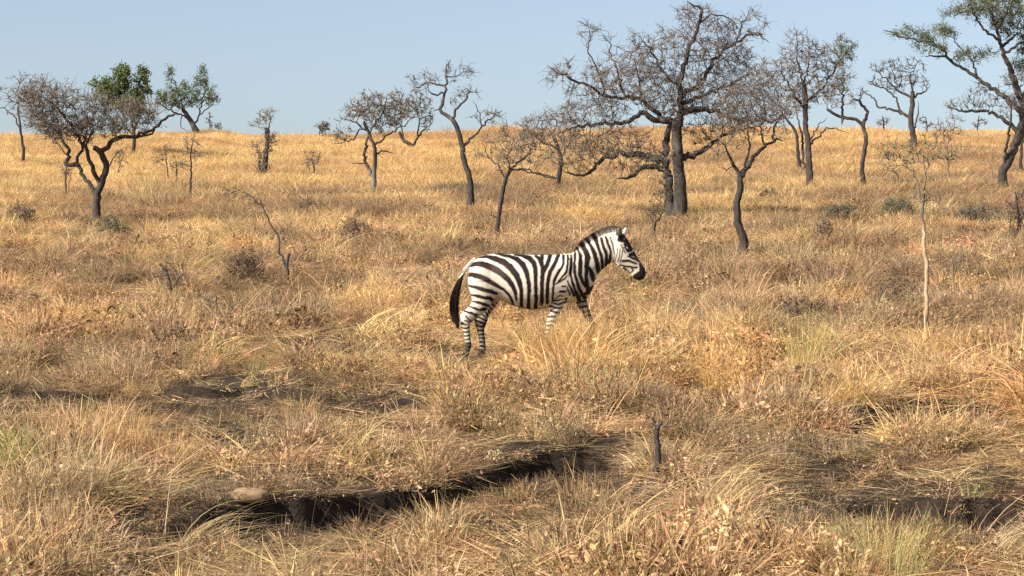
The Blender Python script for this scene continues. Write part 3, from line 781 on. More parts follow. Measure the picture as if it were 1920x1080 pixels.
def loft(bm, st, n=20, sub=4, power=2.0):
    """st: (x0,y0, x1,y1, half depth, sideways offset): outline points on both sides of a station"""
    S = []
    for a, b, c, d, w, off in st:
        p, q = z1(a, b), z1(c, d)
        S.append((*p, *q, w, off))
    S = np.array(S)
    E = np.vstack([2 * S[0] - S[1], S, 2 * S[-1] - S[-2]])
    rows = []
    for k in range(1, len(E) - 2):
        for t in np.arange(sub) / sub:
            p0, p1, p2, p3 = E[k - 1], E[k], E[k + 1], E[k + 2]
            rows.append(.5 * (2 * p1 + (p2 - p0) * t + (2 * p0 - 5 * p1 + 4 * p2 - p3) * t ** 2 + (3 * p1 - p0 - 3 * p2 + p3) * t ** 3))
    rows.append(S[-1])
    rings = []
    for r in rows:
        cx, cz = (r[0] + r[2]) / 2, (r[1] + r[3]) / 2
        ax, az = (r[0] - r[2]) / 2, (r[1] - r[3]) / 2
        w = max(r[4], .004)
        ring = []
        for i in range(n):
            th = 2 * math.pi * i / n
            c, s_ = math.cos(th), math.sin(th)
            c = math.copysign(abs(c) ** (2 / power), c); s_ = math.copysign(abs(s_) ** (2 / power), s_)
            ring.append(bm.verts.new((cx + ax * c, r[5] + w * s_, cz + az * c)))
        rings.append(ring)
    for a, b in zip(rings[:-1], rings[1:]):
        for i in range(n):
            j = (i + 1) % n
            bm.faces.new((a[i], a[j], b[j], b[i]))
    bm.faces.new(rings[0][::-1]); bm.faces.new(rings[-1])

NEAR_HIND = [(215, 395, 400, 330, .11, -.10), (206, 450, 420, 440, .135, -.115), (214, 510, 412, 500, .125, -.125), (230, 560, 398, 556, .105, -.13), (232, 600, 368, 608, .088, -.13), (200, 640, 335, 655, .070, -.13),
             (163, 672, 296, 690, .056, -.13), (152, 702, 252, 716, .046, -.13), (157, 740, 226, 744, .038, -.13), (177, 800, 222, 800, .032, -.13),
             (187, 850, 228, 850, .031, -.13), (188, 893, 233, 893, .037, -.13), (176, 930, 226, 936, .034, -.13), (166, 955, 222, 960, .046, -.13), (158, 990, 220, 990, .056, -.13)]
FAR_HIND = [(260, 470, 430, 470, .11, .11), (320, 540, 440, 530, .11, .12), (338, 580, 428, 575, .095, .125), (322, 620, 396, 625, .078, .13), (292, 660, 362, 672, .06, .13),
            (250, 695, 346, 705, .05, .13), (247, 735, 334, 742, .042, .13), (262, 780, 318, 780, .034, .13), (274, 830, 320, 830, .031, .13), (282, 880, 325, 880, .036, .13),
            (278, 915, 327, 918, .034, .13), (272, 945, 326, 950, .046, .13), (264, 985, 324, 985, .055, .13)]
NEAR_FORE = [(800, 410, 915, 420, .10, -.12), (786, 460, 890, 470, .10, -.135), (783, 510, 872, 520, .088, -.135), (782, 560, 862, 568, .072, -.13), (783, 600, 852, 612, .058, -.125),
             (766, 640, 836, 655, .048, -.12), (748, 680, 814, 692, .044, -.12), (738, 720, 804, 730, .042, -.12), (733, 760, 786, 768, .034, -.12), (727, 800, 768, 808, .030, -.12),
             (716, 850, 754, 856, .030, -.12), (706, 890, 752, 896, .036, -.12), (696, 925, 738, 932, .034, -.12), (688, 950, 742, 955, .044, -.12), (684, 978, 744, 978, .05, -.12)]
FAR_FORE = [(890, 470, 1020, 460, .10, .10), (908, 540, 1014, 525, .088, .115), (928, 585, 1012, 575, .07, .12), (948, 625, 1018, 618, .055, .12), (972, 665, 1032, 658, .047, .12),
            (992, 700, 1044, 692, .044, .12), (1010, 745, 1062, 738, .042, .12), (1022, 785, 1066, 780, .034, .12), (1030, 830, 1066, 828, .030, .12), (1036, 880, 1072, 880, .032, .12),
            (1036, 915, 1078, 915, .036, .12), (1040, 945, 1086, 942, .044, .12), (1038, 985, 1098, 985, .055, .12)]

def poly(c, pts):
    ox, oy, s = c
    return [(ox + x * s, oy + y * s, w * s) for x, y, w in pts]
ZA, ZB, ZC, Z1 = (840, 460, 200 / 1543), (1000, 420, 220 / 1584), (840, 550, 300 / 1920), (820, 400, 420 / 1512)
STRIPES_AND_SHADE = [poly(ZA, p) for p in [
    [(445, 180, 15), (560, 165, 42), (680, 195, 72), (800, 245, 82), (900, 320, 88), (975, 410, 84), (1025, 510, 72), (1055, 620, 54), (1062, 720, 46), (1064, 900, 50)],
    [(680, 120, 20), (780, 142, 42), (900, 165, 48), (1000, 205, 68), (1080, 280, 78), (1130, 380, 68), (1158, 500, 58), (1170, 620, 54), (1166, 750, 50), (1166, 900, 55)],
    [(960, 138, 22), (1080, 155, 44), (1180, 190, 74), (1240, 260, 74), (1262, 350, 62), (1262, 500, 54), (1268, 650, 50), (1272, 780, 50), (1265, 900, 50)],
    [(1265, 155, 34), (1325, 200, 60), (1345, 270, 62), (1370, 335, 58), (1356, 430, 50), (1352, 560, 48), (1356, 700, 46), (1345, 850, 50)],
    [(1362, 130, 48), (1352, 220, 50), (1365, 320, 50)],
    [(330, 292, 50), (400, 270, 62), (500, 278, 78), (620, 315, 88), (720, 370, 86), (800, 430, 78), (880, 510, 74), (940, 595, 62), (975, 680, 46), (988, 790, 30)],
    [(230, 405, 40), (260, 420, 54), (360, 430, 64), (470, 455, 70), (570, 500, 70), (660, 555, 58), (740, 602, 46), (820, 650, 36), (880, 710, 36), (920, 790, 32), (945, 860, 30)],
    [(300, 582, 25), (400, 605, 44), (500, 635, 54), (600, 660, 54), (700, 695, 44)],
    [(340, 712, 20), (430, 735, 44), (530, 755, 48), (610, 765, 48), (645, 790, 52)],
    [(360, 808, 22), (440, 825, 38), (520, 850, 48), (580, 872, 44)],
    [(300, 878, 18), (380, 905, 30), (450, 932, 32), (540, 920, 42)],
    [(240, 950, 28), (330, 975, 32), (420, 1005, 34)],
    [(560, 105, 12), (700, 112, 16), (900, 118, 18), (1100, 122, 20), (1250, 130, 20), (1540, 128, 18)],
]] + [poly(ZB, p) for p in [
    [(335, 420, 44), (300, 510, 46), (225, 640, 48), (192, 760, 48), (182, 900, 48), (185, 1060, 44)],
    [(228, 420, 52), (190, 540, 54), (130, 660, 46), (114, 780, 42), (112, 900, 46), (112, 1060, 48)],
    [(402, 425, 32), (396, 540, 34), (370, 600, 34), (310, 690, 42), (272, 770, 38), (262, 860, 26), (255, 1050, 30)],
    [(460, 425, 28), (455, 560, 30), (440, 650, 34), (385, 715, 26), (325, 780, 20)],
    [(508, 425, 28), (500, 560, 32), (490, 660, 32), (510, 760, 28), (545, 860, 38), (575, 960, 34)],
    [(560, 395, 32), (548, 530, 32), (553, 660, 38), (582, 790, 40), (614, 880, 44), (650, 950, 46)],
    [(600, 350, 24), (634, 430, 44), (626, 560, 54), (622, 680, 50), (652, 780, 50), (710, 840, 50)],
    [(645, 270, 60), (690, 340, 66), (728, 450, 74), (715, 560, 66), (706, 700, 44), (718, 800, 50), (735, 920, 60)],
    [(745, 250, 40), (772, 300, 44), (818, 390, 54), (846, 490, 60), (862, 570, 58), (880, 640, 62)],
    [(755, 590, 30), (785, 680, 62), (812, 750, 60)],
    [(840, 210, 60), (872, 320, 36), (912, 430, 44), (926, 520, 40), (932, 600, 40)],
    [(915, 200, 40), (942, 310, 38), (980, 400, 40), (982, 500, 38), (975, 570, 34)],
    [(975, 180, 34), (1010, 290, 32), (1042, 380, 28), (1032, 470, 40), (1012, 530, 34)],
    [(1035, 180, 18), (1075, 310, 16), (1094, 420, 12), (1085, 500, 10)],
    [(1130, 320, 10), (1122, 420, 12), (1098, 510, 12)], [(1166, 340, 12), (1158, 430, 14), (1136, 510, 12)], [(1200, 360, 14), (1190, 430, 14), (1168, 510, 14)],
    [(290, 818, 16), (350, 778, 22), (418, 738, 20), (446, 700, 14)], [(452, 770, 18), (500, 870, 28), (545, 970, 34)], [(446, 850, 18), (488, 950, 30)],
    # face
    [(1140, 220, 30), (1175, 190, 60), (1200, 160, 60)], [(1150, 230, 22), (1200, 225, 50), (1250, 245, 40), (1290, 290, 40), (1300, 350, 40)],
    [(1230, 170, 40), (1290, 240, 44), (1330, 320, 46)], [(1240, 330, 26), (1275, 365, 50), (1310, 360, 36)],
    [(1180, 280, 16), (1200, 330, 14), (1240, 400, 14)],
    [(1300, 420, 40), (1360, 400, 56), (1400, 450, 44), (1440, 500, 40)], [(1270, 440, 20), (1340, 460, 32), (1420, 490, 30)], [(1200, 500, 28), (1290, 500, 30), (1380, 535, 30)],
    [(1160, 560, 14), (1240, 572, 22), (1390, 590, 28)], [(1215, 590, 26), (1250, 625, 26), (1300, 665, 24)], [(1310, 590, 18), (1345, 625, 24), (1325, 655, 18)],
    [(1440, 545, 36), (1472, 600, 84), (1480, 665, 100), (1440, 700, 116), (1390, 715, 90)],
    [(560, 900, 40), (605, 1000, 60), (640, 1080, 60)], [(650, 940, 46), (700, 1010, 60)], [(640, 965, 30), (720, 930, 54), (800, 840, 34)], [(1150, 130, 40), (1165, 200, 30)], [(1255, 300, 18), (1215, 320, 18)],  # brisket strokes paint the chest's shade into the coat
]]
SHOULDER = [poly(ZB, p) for p in [
    [(290, 818, 16), (350, 778, 22), (418, 738, 20), (446, 700, 14)], [(278, 866, 26), (350, 838, 28), (425, 838, 24)], [(278, 930, 28), (350, 905, 30), (430, 912, 26)], [(275, 1000, 28), (350, 975, 30), (425, 990, 26)],
    [(275, 1055, 24), (350, 1035, 28), (415, 1050, 24)], [(450, 800, 22), (500, 900, 24), (540, 980, 24)], [(455, 890, 20), (500, 960, 30)]]]

def stripe_field(px, py, stripes, soft):
    out = np.zeros_like(px)
    for s in stripes:
        for (x0, y0, w0), (x1, y1, w1) in zip(s[:-1], s[1:]):
            m = (px > min(x0, x1) - 14) & (px < max(x0, x1) + 14) & (py > min(y0, y1) - 14) & (py < max(y0, y1) + 14)
            if not m.any(): continue
            dx, dy = x1 - x0, y1 - y0
            t = np.clip(((px[m] - x0) * dx + (py[m] - y0) * dy) / (dx * dx + dy * dy + 1e-9), 0, 1)
            d = np.hypot(px[m] - x0 - t * dx, py[m] - y0 - t * dy)
            w = (w0 + (w1 - w0) * t) * .56
            out[m] = np.maximum(out[m], 1 - sstep(w - soft, w + soft, d))
    return out

def leg_axis(st):
    L = []
    for a, b, c, d, w, off in st:
        p, q = z1(a, b), z1(c, d)
        L.append(((p[0] + q[0]) / 2, off, (p[1] + q[1]) / 2, max(w, .5 * math.hypot(p[0] - q[0], p[1] - q[1]))))
    return np.array(L)

def leg_coord(P, L):
    best = np.full(len(P), 1e9); arc = np.zeros(len(P)); acc = 0
    for a, b in zip(L[:-1], L[1:]):
        d = b[:3] - a[:3]; l = np.linalg.norm(d)
        t = np.clip(((P - a[:3]) @ d) / (l * l), 0, 1)
        r = a[3] + (b[3] - a[3]) * t
        q = np.linalg.norm(P - a[:3] - t[:, None] * d, axis=1) / r
        m = q < best
        best = np.where(m, q, best); arc = np.where(m, acc + t * l, arc)
        acc += l
    return best, arc, acc

def coat_material():
    m, nt, b = new_mat('zebra_coat')
    a = N(nt, 'ShaderNodeAttribute', attribute_name='coat')
    tc = N(nt, 'ShaderNodeTexCoord')
    n = N(nt, 'ShaderNodeTexNoise'); n.inputs['Scale'].default_value = 90; n.inputs['Detail'].default_value = 3
    nt.links.new(tc.outputs['Object'], n.inputs['Vector'])
    r = N(nt, 'ShaderNodeValToRGB'); r.color_ramp.elements[0].position = .3; r.color_ramp.elements[0].color = (.86, .85, .83, 1)
    r.color_ramp.elements[1].position = .7; r.color_ramp.elements[1].color = (1.08, 1.08, 1.08, 1)
    nt.links.new(n.outputs[0], r.inputs[0])
    c = mixrgb(nt, a.outputs['Color'], r.outputs[0], 1.0, 'MULTIPLY')
    nt.links.new(c, b.inputs['Base Color'])
    b.inputs['Roughness'].default_value = .62; b.inputs['Specular IOR Level'].default_value = .10
    b.inputs['Sheen Weight'].default_value = .0
    bp = N(nt, 'ShaderNodeBump'); bp.inputs['Strength'].default_value = .25; bp.inputs['Distance'].default_value = .004
    nt.links.new(n.outputs[0], bp.inputs['Height']); nt.links.new(bp.outputs[0], b.inputs['Normal'])
    return m

WHITE = np.array([.60, .54, .455]); BLACK = np.array([.013, .0085, .0075])

def build_zebra():
    gz = CAMZ + (540 - 675) * MZ
    root = empty('zebra', (ZX0, ZD, gz))
    tag(root, 'black and white striped zebra walking right through dry grass', 'zebra')
    bm = bmesh.new()
    # trunk: (x, top, x, bottom, half width, offset)
    loft(bm, [(214, 372, 214, 500, .10, 0), (240, 328, 232, 545, .175, 0), (290, 294, 290, 575, .225, 0), (360, 274, 360, 585, .25, 0), (430, 268, 430, 588, .262, 0),
              (500, 270, 505, 620, .285, 0), (570, 273, 575, 642, .305, 0), (640, 276, 640, 650, .312, 0), (720, 278, 720, 644, .305, 0), (800, 277, 800, 628, .285, 0),
              (880, 272, 878, 608, .26, 0), (950, 268, 950, 596, .225, 0), (1010, 300, 1005, 578, .175, 0), (1050, 380, 1040, 535, .11, 0), (1062, 430, 1056, 490, .05, 0)], n=28, power=2.15)
    # neck
    loft(bm, [(890, 276, 1010, 560, .17, 0), (930, 255, 1052, 500, .155, 0), (965, 232, 1068, 440, .13, 0), (1010, 204, 1098, 396, .112, 0), (1065, 172, 1140, 358, .10, 0),
              (1125, 140, 1182, 328, .09, 0), (1180, 122, 1214, 318, .085, 0), (1225, 128, 1228, 310, .07, 0)], n=22)
    # head
    loft(bm, [(1195, 118, 1178, 300, .07, 0), (1228, 124, 1190, 332, .098, 0), (1262, 146, 1212, 348, .105, 0), (1292, 188, 1240, 362, .10, 0), (1320, 238, 1268, 380, .086, 0), (1346, 288, 1296, 402, .072, 0),
              (1376, 332, 1318, 432, .064, 0), (1398, 370, 1340, 448, .066, 0), (1408, 404, 1366, 452, .055, 0), (1402, 428, 1384, 448, .03, 0)], n=20)
    loft(bm, [(1180, 300, 1215, 350, .04, 0), (1220, 350, 1236, 366, .075, 0), (1262, 376, 1268, 384, .06, 0)], n=12)   # jaw
    for off, pts in ((-.075, [(1208, 168, 1240, 172, .022), (1200, 140, 1246, 146, .028), (1204, 118, 1240, 122, .024), (1216, 98, 1226, 100, .008)]),
                     (.085, [(1228, 160, 1262, 164, .022), (1236, 134, 1278, 140, .026), (1256, 108, 1284, 112, .02), (1277, 88, 1284, 90, .008)])):
        loft(bm, [(a, b, c, d, w, off + (.012 * i if off > 0 else -.012 * i)) for i, (a, b, c, d, w) in enumerate(pts)], n=12)
    for st in (NEAR_HIND, FAR_HIND, NEAR_FORE, FAR_FORE):
        loft(bm, st, n=18)
    # shoulder and haunch muscle
    loft(bm, [(830, 300, 900, 300, .10, -.13), (800, 360, 930, 360, .12, -.15), (790, 430, 920, 430, .115, -.155), (786, 490, 885, 495, .095, -.145)], n=16)
    loft(bm, [(900, 330, 1000, 330, .10, .12), (900, 420, 1010, 420, .11, .13), (905, 500, 1015, 490, .09, .12)], n=16)
    loft(bm, [(245, 330, 330, 310, .09, -.11), (222, 390, 405, 360, .12, -.135), (218, 460, 420, 450, .125, -.14)], n=16)
    loft(bm, [(245, 330, 330, 310, .09, .11), (230, 390, 410, 360, .12, .13), (260, 470, 430, 470, .12, .13)], n=16)
    me = bpy.data.meshes.new('body_source'); bm.to_mesh(me); bm.free()
    o = bpy.data.objects.new('body_source', me); COL.objects.link(o)
    r = o.modifiers.new('r', 'REMESH'); r.mode = 'VOXEL'; r.voxel_size = .0095
    s = o.modifiers.new('s', 'SMOOTH'); s.factor = .5; s.iterations = 7
    dg = bpy.context.evaluated_depsgraph_get()
    body = bpy.data.meshes.new_from_object(o.evaluated_get(dg))
    bpy.data.objects.remove(o); bpy.data.meshes.remove(me)
    body.name = 'body'
    n = len(body.vertices)
    V = np.empty(n * 3, np.float32); body.vertices.foreach_get('co', V); V = V.reshape(-1, 3).astype(float)
    px, py = 1000 + V[:, 0] / MZ, 675 - V[:, 2] / MZ
    jx = 1.3 * (vnoise(px / 5, py / 5, 71) - .5); jy = 1.3 * (vnoise(px / 5, py / 5, 72) - .5)
    qx, qy = px + jx, py + jy
    dark = stripe_field(qx, qy, STRIPES_AND_SHADE, .8)
    legs = {}
    for k, st in (('nh', NEAR_HIND), ('fh', FAR_HIND), ('nf', NEAR_FORE), ('ff', FAR_FORE)):
        legs[k] = leg_coord(V, leg_axis(st))
    sh = stripe_field(qx, qy, SHOULDER, .8)
    near = V[:, 1] < .0
    cy = (py - 400) / .27778; cx = (px - 820) / .27778
    # forelegs and shoulder
    nf, arc, tot = legs['nf']
    up = sstep(480, 495, cy) * (nf < 1.4) * near
    dark = np.where(up > .5, np.where(cy < 570, np.maximum(sh, dark * (cx > 880)), dark), dark)
    def bands(arc, period, duty, soft=.22, seed=0):
        w = arc / period + .35 * vnoise(arc * 14, px / 9, 80 + seed) + .12 * np.sin(V[:, 1] * 40)
        f = np.abs((w % 1) - .5) * 2
        return 1 - sstep(duty - soft, duty + soft, f)
    m = (nf < 1.45) & (cy > 560) & near
    dark = np.where(m, bands(arc + .25 * V[:, 0], .052, .46), dark)
    m = (nf < 1.45) & (cy > 925); dark = np.where(m, 1, dark)
    ff, arc, tot = legs['ff']
    m = (ff < 1.45) & (cy > 545) & ~near
    dark = np.where(m, np.maximum(bands(arc - .2 * V[:, 0], .055, .55, seed=1), .35), dark)  # dark floor paints the far foreleg's shade into its coat
    m = (ff < 1.45) & (cy > 925); dark = np.where(m, 1, dark)
    nh, arc, tot = legs['nh']
    m = (nh < 1.45) & (cy > 690) & near
    dark = np.where(m, np.maximum(bands(arc - .15 * V[:, 0], .046, .50, seed=2), sstep(845, 885, cy) * .9), dark)
    m = (nh < 1.5) & (cy > 940) & near; dark = np.where(m, 1, dark)
    fh, arc, tot = legs['fh']
    m = (fh < 1.3) & (cy > 560) & ~near
    dark = np.where(m, np.maximum(bands(arc - .15 * V[:, 0], .048, .64, seed=3), sstep(700, 745, cy) * .6), dark)  # darker than the near leg: shade painted over the bands
    m = (fh < 1.5) & (cy > 925) & ~near; dark = np.where(m, 1, dark)
    # ventral stripe with the belly's shade painted into it, dark ears' tips and back
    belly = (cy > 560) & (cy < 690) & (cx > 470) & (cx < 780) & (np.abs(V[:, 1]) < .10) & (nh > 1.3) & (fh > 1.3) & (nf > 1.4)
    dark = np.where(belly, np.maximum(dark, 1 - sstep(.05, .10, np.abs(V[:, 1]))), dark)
    ear = (cy < 150) & (cx > 1198) & (np.abs(V[:, 1]) > .055)
    tip = ear & (cy < 101)
    e_d = np.where(V[:, 1] < 0, .85 * (1 - sstep(150, 168, cy)) * sstep(98, 108, cy), 1 - sstep(92, 97, cy))
    dark = np.where(ear & (cx > 1198), np.maximum(dark * .6, e_d), dark)
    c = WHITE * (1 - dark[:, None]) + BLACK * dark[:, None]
    # brownish wash on nose and rump, far foreleg greyed to paint its shade
    nose = np.exp(-(((cx - 1352) / 26) ** 2 + ((cy - 320) / 40) ** 2))[:, None]
    c = c * (1 - .55 * nose) + np.array([.12, .075, .05]) * .55 * nose
    wash = (.5 * (fbm(px / 14, py / 14, 91, 2)) * sstep(560, 700, cy) * .5)[:, None]
    c = c * (1 - wash) + np.array([.40, .30, .20]) * c.max(1, keepdims=True) * wash
    # faint brown shadow stripes on the haunch, dust on legs and belly
    sh_ = np.exp(-(((cx - 400) / 70) ** 2 + ((cy - 400) / 60) ** 2)) + .8 * np.exp(-(((cx - 300) / 60) ** 2 + ((cy - 470) / 50) ** 2))
    c = c + (dark * sh_)[:, None] * np.array([.055, .037, .028])
    dust = (.30 * fbm(px / 22, py / 16, 95, 3) * sstep(.30, .62, fbm(px / 9, py / 9, 97, 2)))[:, None]
    c = c * (1 - dust) + np.array([.40, .28, .17]) * dust * (.08 + c.max(1, keepdims=True))
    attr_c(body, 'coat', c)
    body.polygons.foreach_set('use_smooth', np.ones(len(body.polygons), bool))
    coat = coat_material()
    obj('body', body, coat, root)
    # mane of upright hairs
    rng = np.random.default_rng(5)
    crest = catmull(np.array([[*z1(x, y), h] for x, y, h in [(925, 262, .02), (955, 240, .05), (1000, 210, .075), (1060, 176, .085), (1120, 146, .085), (1180, 124, .08), (1222, 120, .06), (1245, 134, .03)]]), .004)
    VV = []; QQ = []; CC = []
    nh_ = 4200
    for i in range(nh_):
        k = rng.integers(1, len(crest) - 1)
        p = crest[k]; t = crest[k + 1] - crest[k - 1]; t = t[:2] / np.linalg.norm(t[:2])
        nrm = np.array([-t[1], t[0]])
        yy = rng.normal(0, .012)
        h = p[2] * rng.uniform(.75, 1.08)
        a = np.array([p[0], yy, p[1]]) - np.array([nrm[0], 0, nrm[1]]) * .012
        lean = rng.normal(0, .12)
        dirv = np.array([nrm[0] + t[0] * (lean - .10), yy * 4 + rng.normal(0, .08), nrm[1] + t[1] * (lean - .10)])
        b = a + dirv * h
        wv = np.array([t[0], rng.normal(0, .5), t[1]]) * .0032
        qqx, qqy = 1000 + p[0] / MZ, 675 - p[1] / MZ
        dk = stripe_field(np.array([qqx]), np.array([qqy + 2.0]), STRIPES_AND_SHADE, 1.0)[0]
        base = WHITE * (1 - dk) + BLACK * dk
        mid = a + dirv * h * .62
        n0 = len(VV)
        VV += [a - wv, a + wv, mid - wv * .9, mid + wv * .9, b - wv * .35, b + wv * .35]
        CC += [base, base, base * .3 + BLACK * .7, base * .3 + BLACK * .7, base * .1 + BLACK * .9, base * .1 + BLACK * .9]
        QQ += [(n0, n0 + 1, n0 + 3, n0 + 2), (n0 + 2, n0 + 3, n0 + 5, n0 + 4)]
    mm = mesh_np('mane', np.array(VV), np.array(QQ)); attr_c(mm, 'coat', np.array(CC))
    obj('mane', mm, coat, root)
    # tail: dock and long dark tuft
    tb = Tubes()
    dock = catmull(np.array([[z1(x, y)[0], -.01, z1(x, y)[1], r] for x, y, r in [(262, 312, .036), (234, 334, .032), (205, 362, .027), (178, 396, .023), (158, 436, .020), (140, 480, .016)]]), .012)
    tb.add(dock[:, :3], dock[:, 3], 10)
    tm = tb.mesh('tail')
    tv = np.vstack(tb.V); tpx, tpy = 1000 + tv[:, 0] / MZ, 675 - tv[:, 2] / MZ
    d = .5 + .5 * np.sin((tv[:, 0] - tv[:, 2]) * 110); d = sstep(.35, .65, d) * .75
    d = np.maximum(d, sstep(.62, .5, tv[:, 2] / .95))
    attr_c(tm, 'coat', WHITE * (1 - d[:, None]) + BLACK * d[:, None])
    tail = obj('tail', tm, coat, root)
    axis = catmull(np.array([[*z1(x, y), w] for x, y, w in [(178, 396, .006), (152, 450, .018), (128, 510, .028), (116, 570, .035), (112, 630, .038), (116, 690, .034), (128, 740, .03), (140, 775, .012)]]), .02)
    tt = Tubes()
    for i in range(900):
        a0 = rng.integers(0, len(axis) // 2); a1 = rng.integers(len(axis) * 2 // 3, len(axis))
        ks = np.linspace(a0, a1, 6).astype(int)
        u, v = rng.normal(0, .5, 2)
        P = np.array([[axis[k, 0] + u * axis[k, 2], -.015 + v * axis[k, 2], axis[k, 1]] for k in ks])
        tt.add(P, np.linspace(.004, .0016, 6), 3)
    tm = tt.mesh('tail_tuft')
    cc = np.repeat(BLACK[None] * 1.0, len(tm.vertices), 0)
    z = np.vstack(tt.V)[:, 2]
    k = (sstep(z1(0, 640)[1], z1(0, 770)[1], z) * .45)[:, None]
    attr_c(tm, 'coat', cc * (1 - k) + np.array([.16, .11, .08]) * k)
    obj('tail_tuft', tm, coat, tail)
    # eyes
    me_, nt, b = new_mat('zebra_eye'); b.inputs['Base Color'].default_value = (.008, .006, .005, 1); b.inputs['Roughness'].default_value = .12
    for sgn in (-1, 1):
        be = bmesh.new(); bmesh.ops.create_uvsphere(be, u_segments=14, v_segments=10, radius=.021)
        em = bpy.data.meshes.new('eye'); be.to_mesh(em); be.free()
        ex, ez = z1(1262, 212)
        obj('eye', em, me_, root, (ex, sgn * .083, ez))

build_zebra()

# ------------------------------------------------------------------ grass, weeds and litter
def blades(rng, n, r, L, lean, curv, w, az=None, azs=math.pi, z=(0, 0), shade=(.7, 1.25), segs=3, head=0.0, zfall=True):
    a = rng.uniform(0, 2 * math.pi, n); q = r * np.sqrt(rng.uniform(0, 1, n))
    base = np.stack([q * np.cos(a), q * np.sin(a), rng.uniform(*z, n) if z[1] > z[0] else np.full(n, z[0])], 1)
    ph = (a + rng.normal(0, .6, n)) if az is None else az + rng.normal(0, azs, n)
    Ls = rng.uniform(*L, n); th = rng.uniform(*lean, n); cv = rng.uniform(*curv, n)
    rows = [base]; p = base.copy()
    for k in range(segs):
        t = (k + .5) / segs
        ang = th + cv * t
        d = np.stack([np.sin(ang) * np.cos(ph), np.sin(ang) * np.sin(ph), np.cos(ang)], 1)
        p = p + d * (Ls / segs)[:, None]
        p[:, 2] = np.maximum(p[:, 2], .006)
        rows.append(p.copy())
    tw = rng.uniform(0, math.pi, n)
    wv = np.stack([np.cos(tw), np.sin(tw), rng.normal(0, .25, n)], 1)
    ws = (w * rng.uniform(.6, 1.4, n))
    taper = [1, .9, .7, .25] if segs == 3 else list(np.linspace(1, .25, segs + 1))
    if head: taper[-2] *= head; taper[-1] *= head
    V = []
    for row, tp in zip(rows, taper):
        V.append(row - wv * (ws * tp * .5)[:, None]); V.append(row + wv * (ws * tp * .5)[:, None])
    V = np.stack(V, 1)                                   # n, 2*(segs+1), 3
    k = 2 * (segs + 1)
    Q = np.concatenate([np.stack([np.arange(n) * k + 2 * s, np.arange(n) * k + 2 * s + 1, np.arange(n) * k + 2 * s + 3, np.arange(n) * k + 2 * s + 2], 1) for s in range(segs)])
    sh = np.repeat(rng.uniform(*shade, n), k)
    col = sh[:, None] * (1 + rng.normal(0, .05, (n, 3))).repeat(k, 0)
    return V.reshape(-1, 3), Q, col

def flakes(rng, n, r, h, size, shade=(.55, 1.3), dome=True):
    u = rng.normal(0, 1, (n, 3)); u /= np.linalg.norm(u, axis=1, keepdims=True)
    u *= rng.uniform(.3, 1, (n, 1)) ** .5
    C = np.stack([u[:, 0] * r, u[:, 1] * r, np.abs(u[:, 2]) * h + .01], 1)
    a = rng.normal(0, 1, (n, 3)); a /= np.linalg.norm(a, axis=1, keepdims=True)
    b = rng.normal(0, 1, (n, 3)); b -= a * (a * b).sum(1, keepdims=True); b /= np.linalg.norm(b, axis=1, keepdims=True)
    nrm = np.cross(a, b)
    s = size * rng.uniform(.5, 1.5, (n, 1))
    V = np.stack([C - a * s, C + b * s * .5 + nrm * s * .25, C + a * s, C - b * s * .5 + nrm * s * .2], 1).reshape(-1, 3)
    V[:, 2] = np.maximum(V[:, 2], .004)
    Q = np.arange(4 * n).reshape(n, 4)
    col = np.repeat(rng.uniform(*shade, n), 4)[:, None] * (1 + rng.normal(0, .07, (n, 3))).repeat(4, 0)
    return V, Q, col

def merge(*parts):
    V = []; Q = []; C = []; n = 0
    for v, q, c in parts:
        V.append(v); Q.append(q + n); C.append(c); n += len(v)
    return np.vstack(V), np.vstack(Q), np.vstack(C)

def clump_mesh(name, part):
    V, Q, C = part
    me = mesh_np(name, V, Q, smooth=False)
    attr_c(me, 'shade', C)
    return me

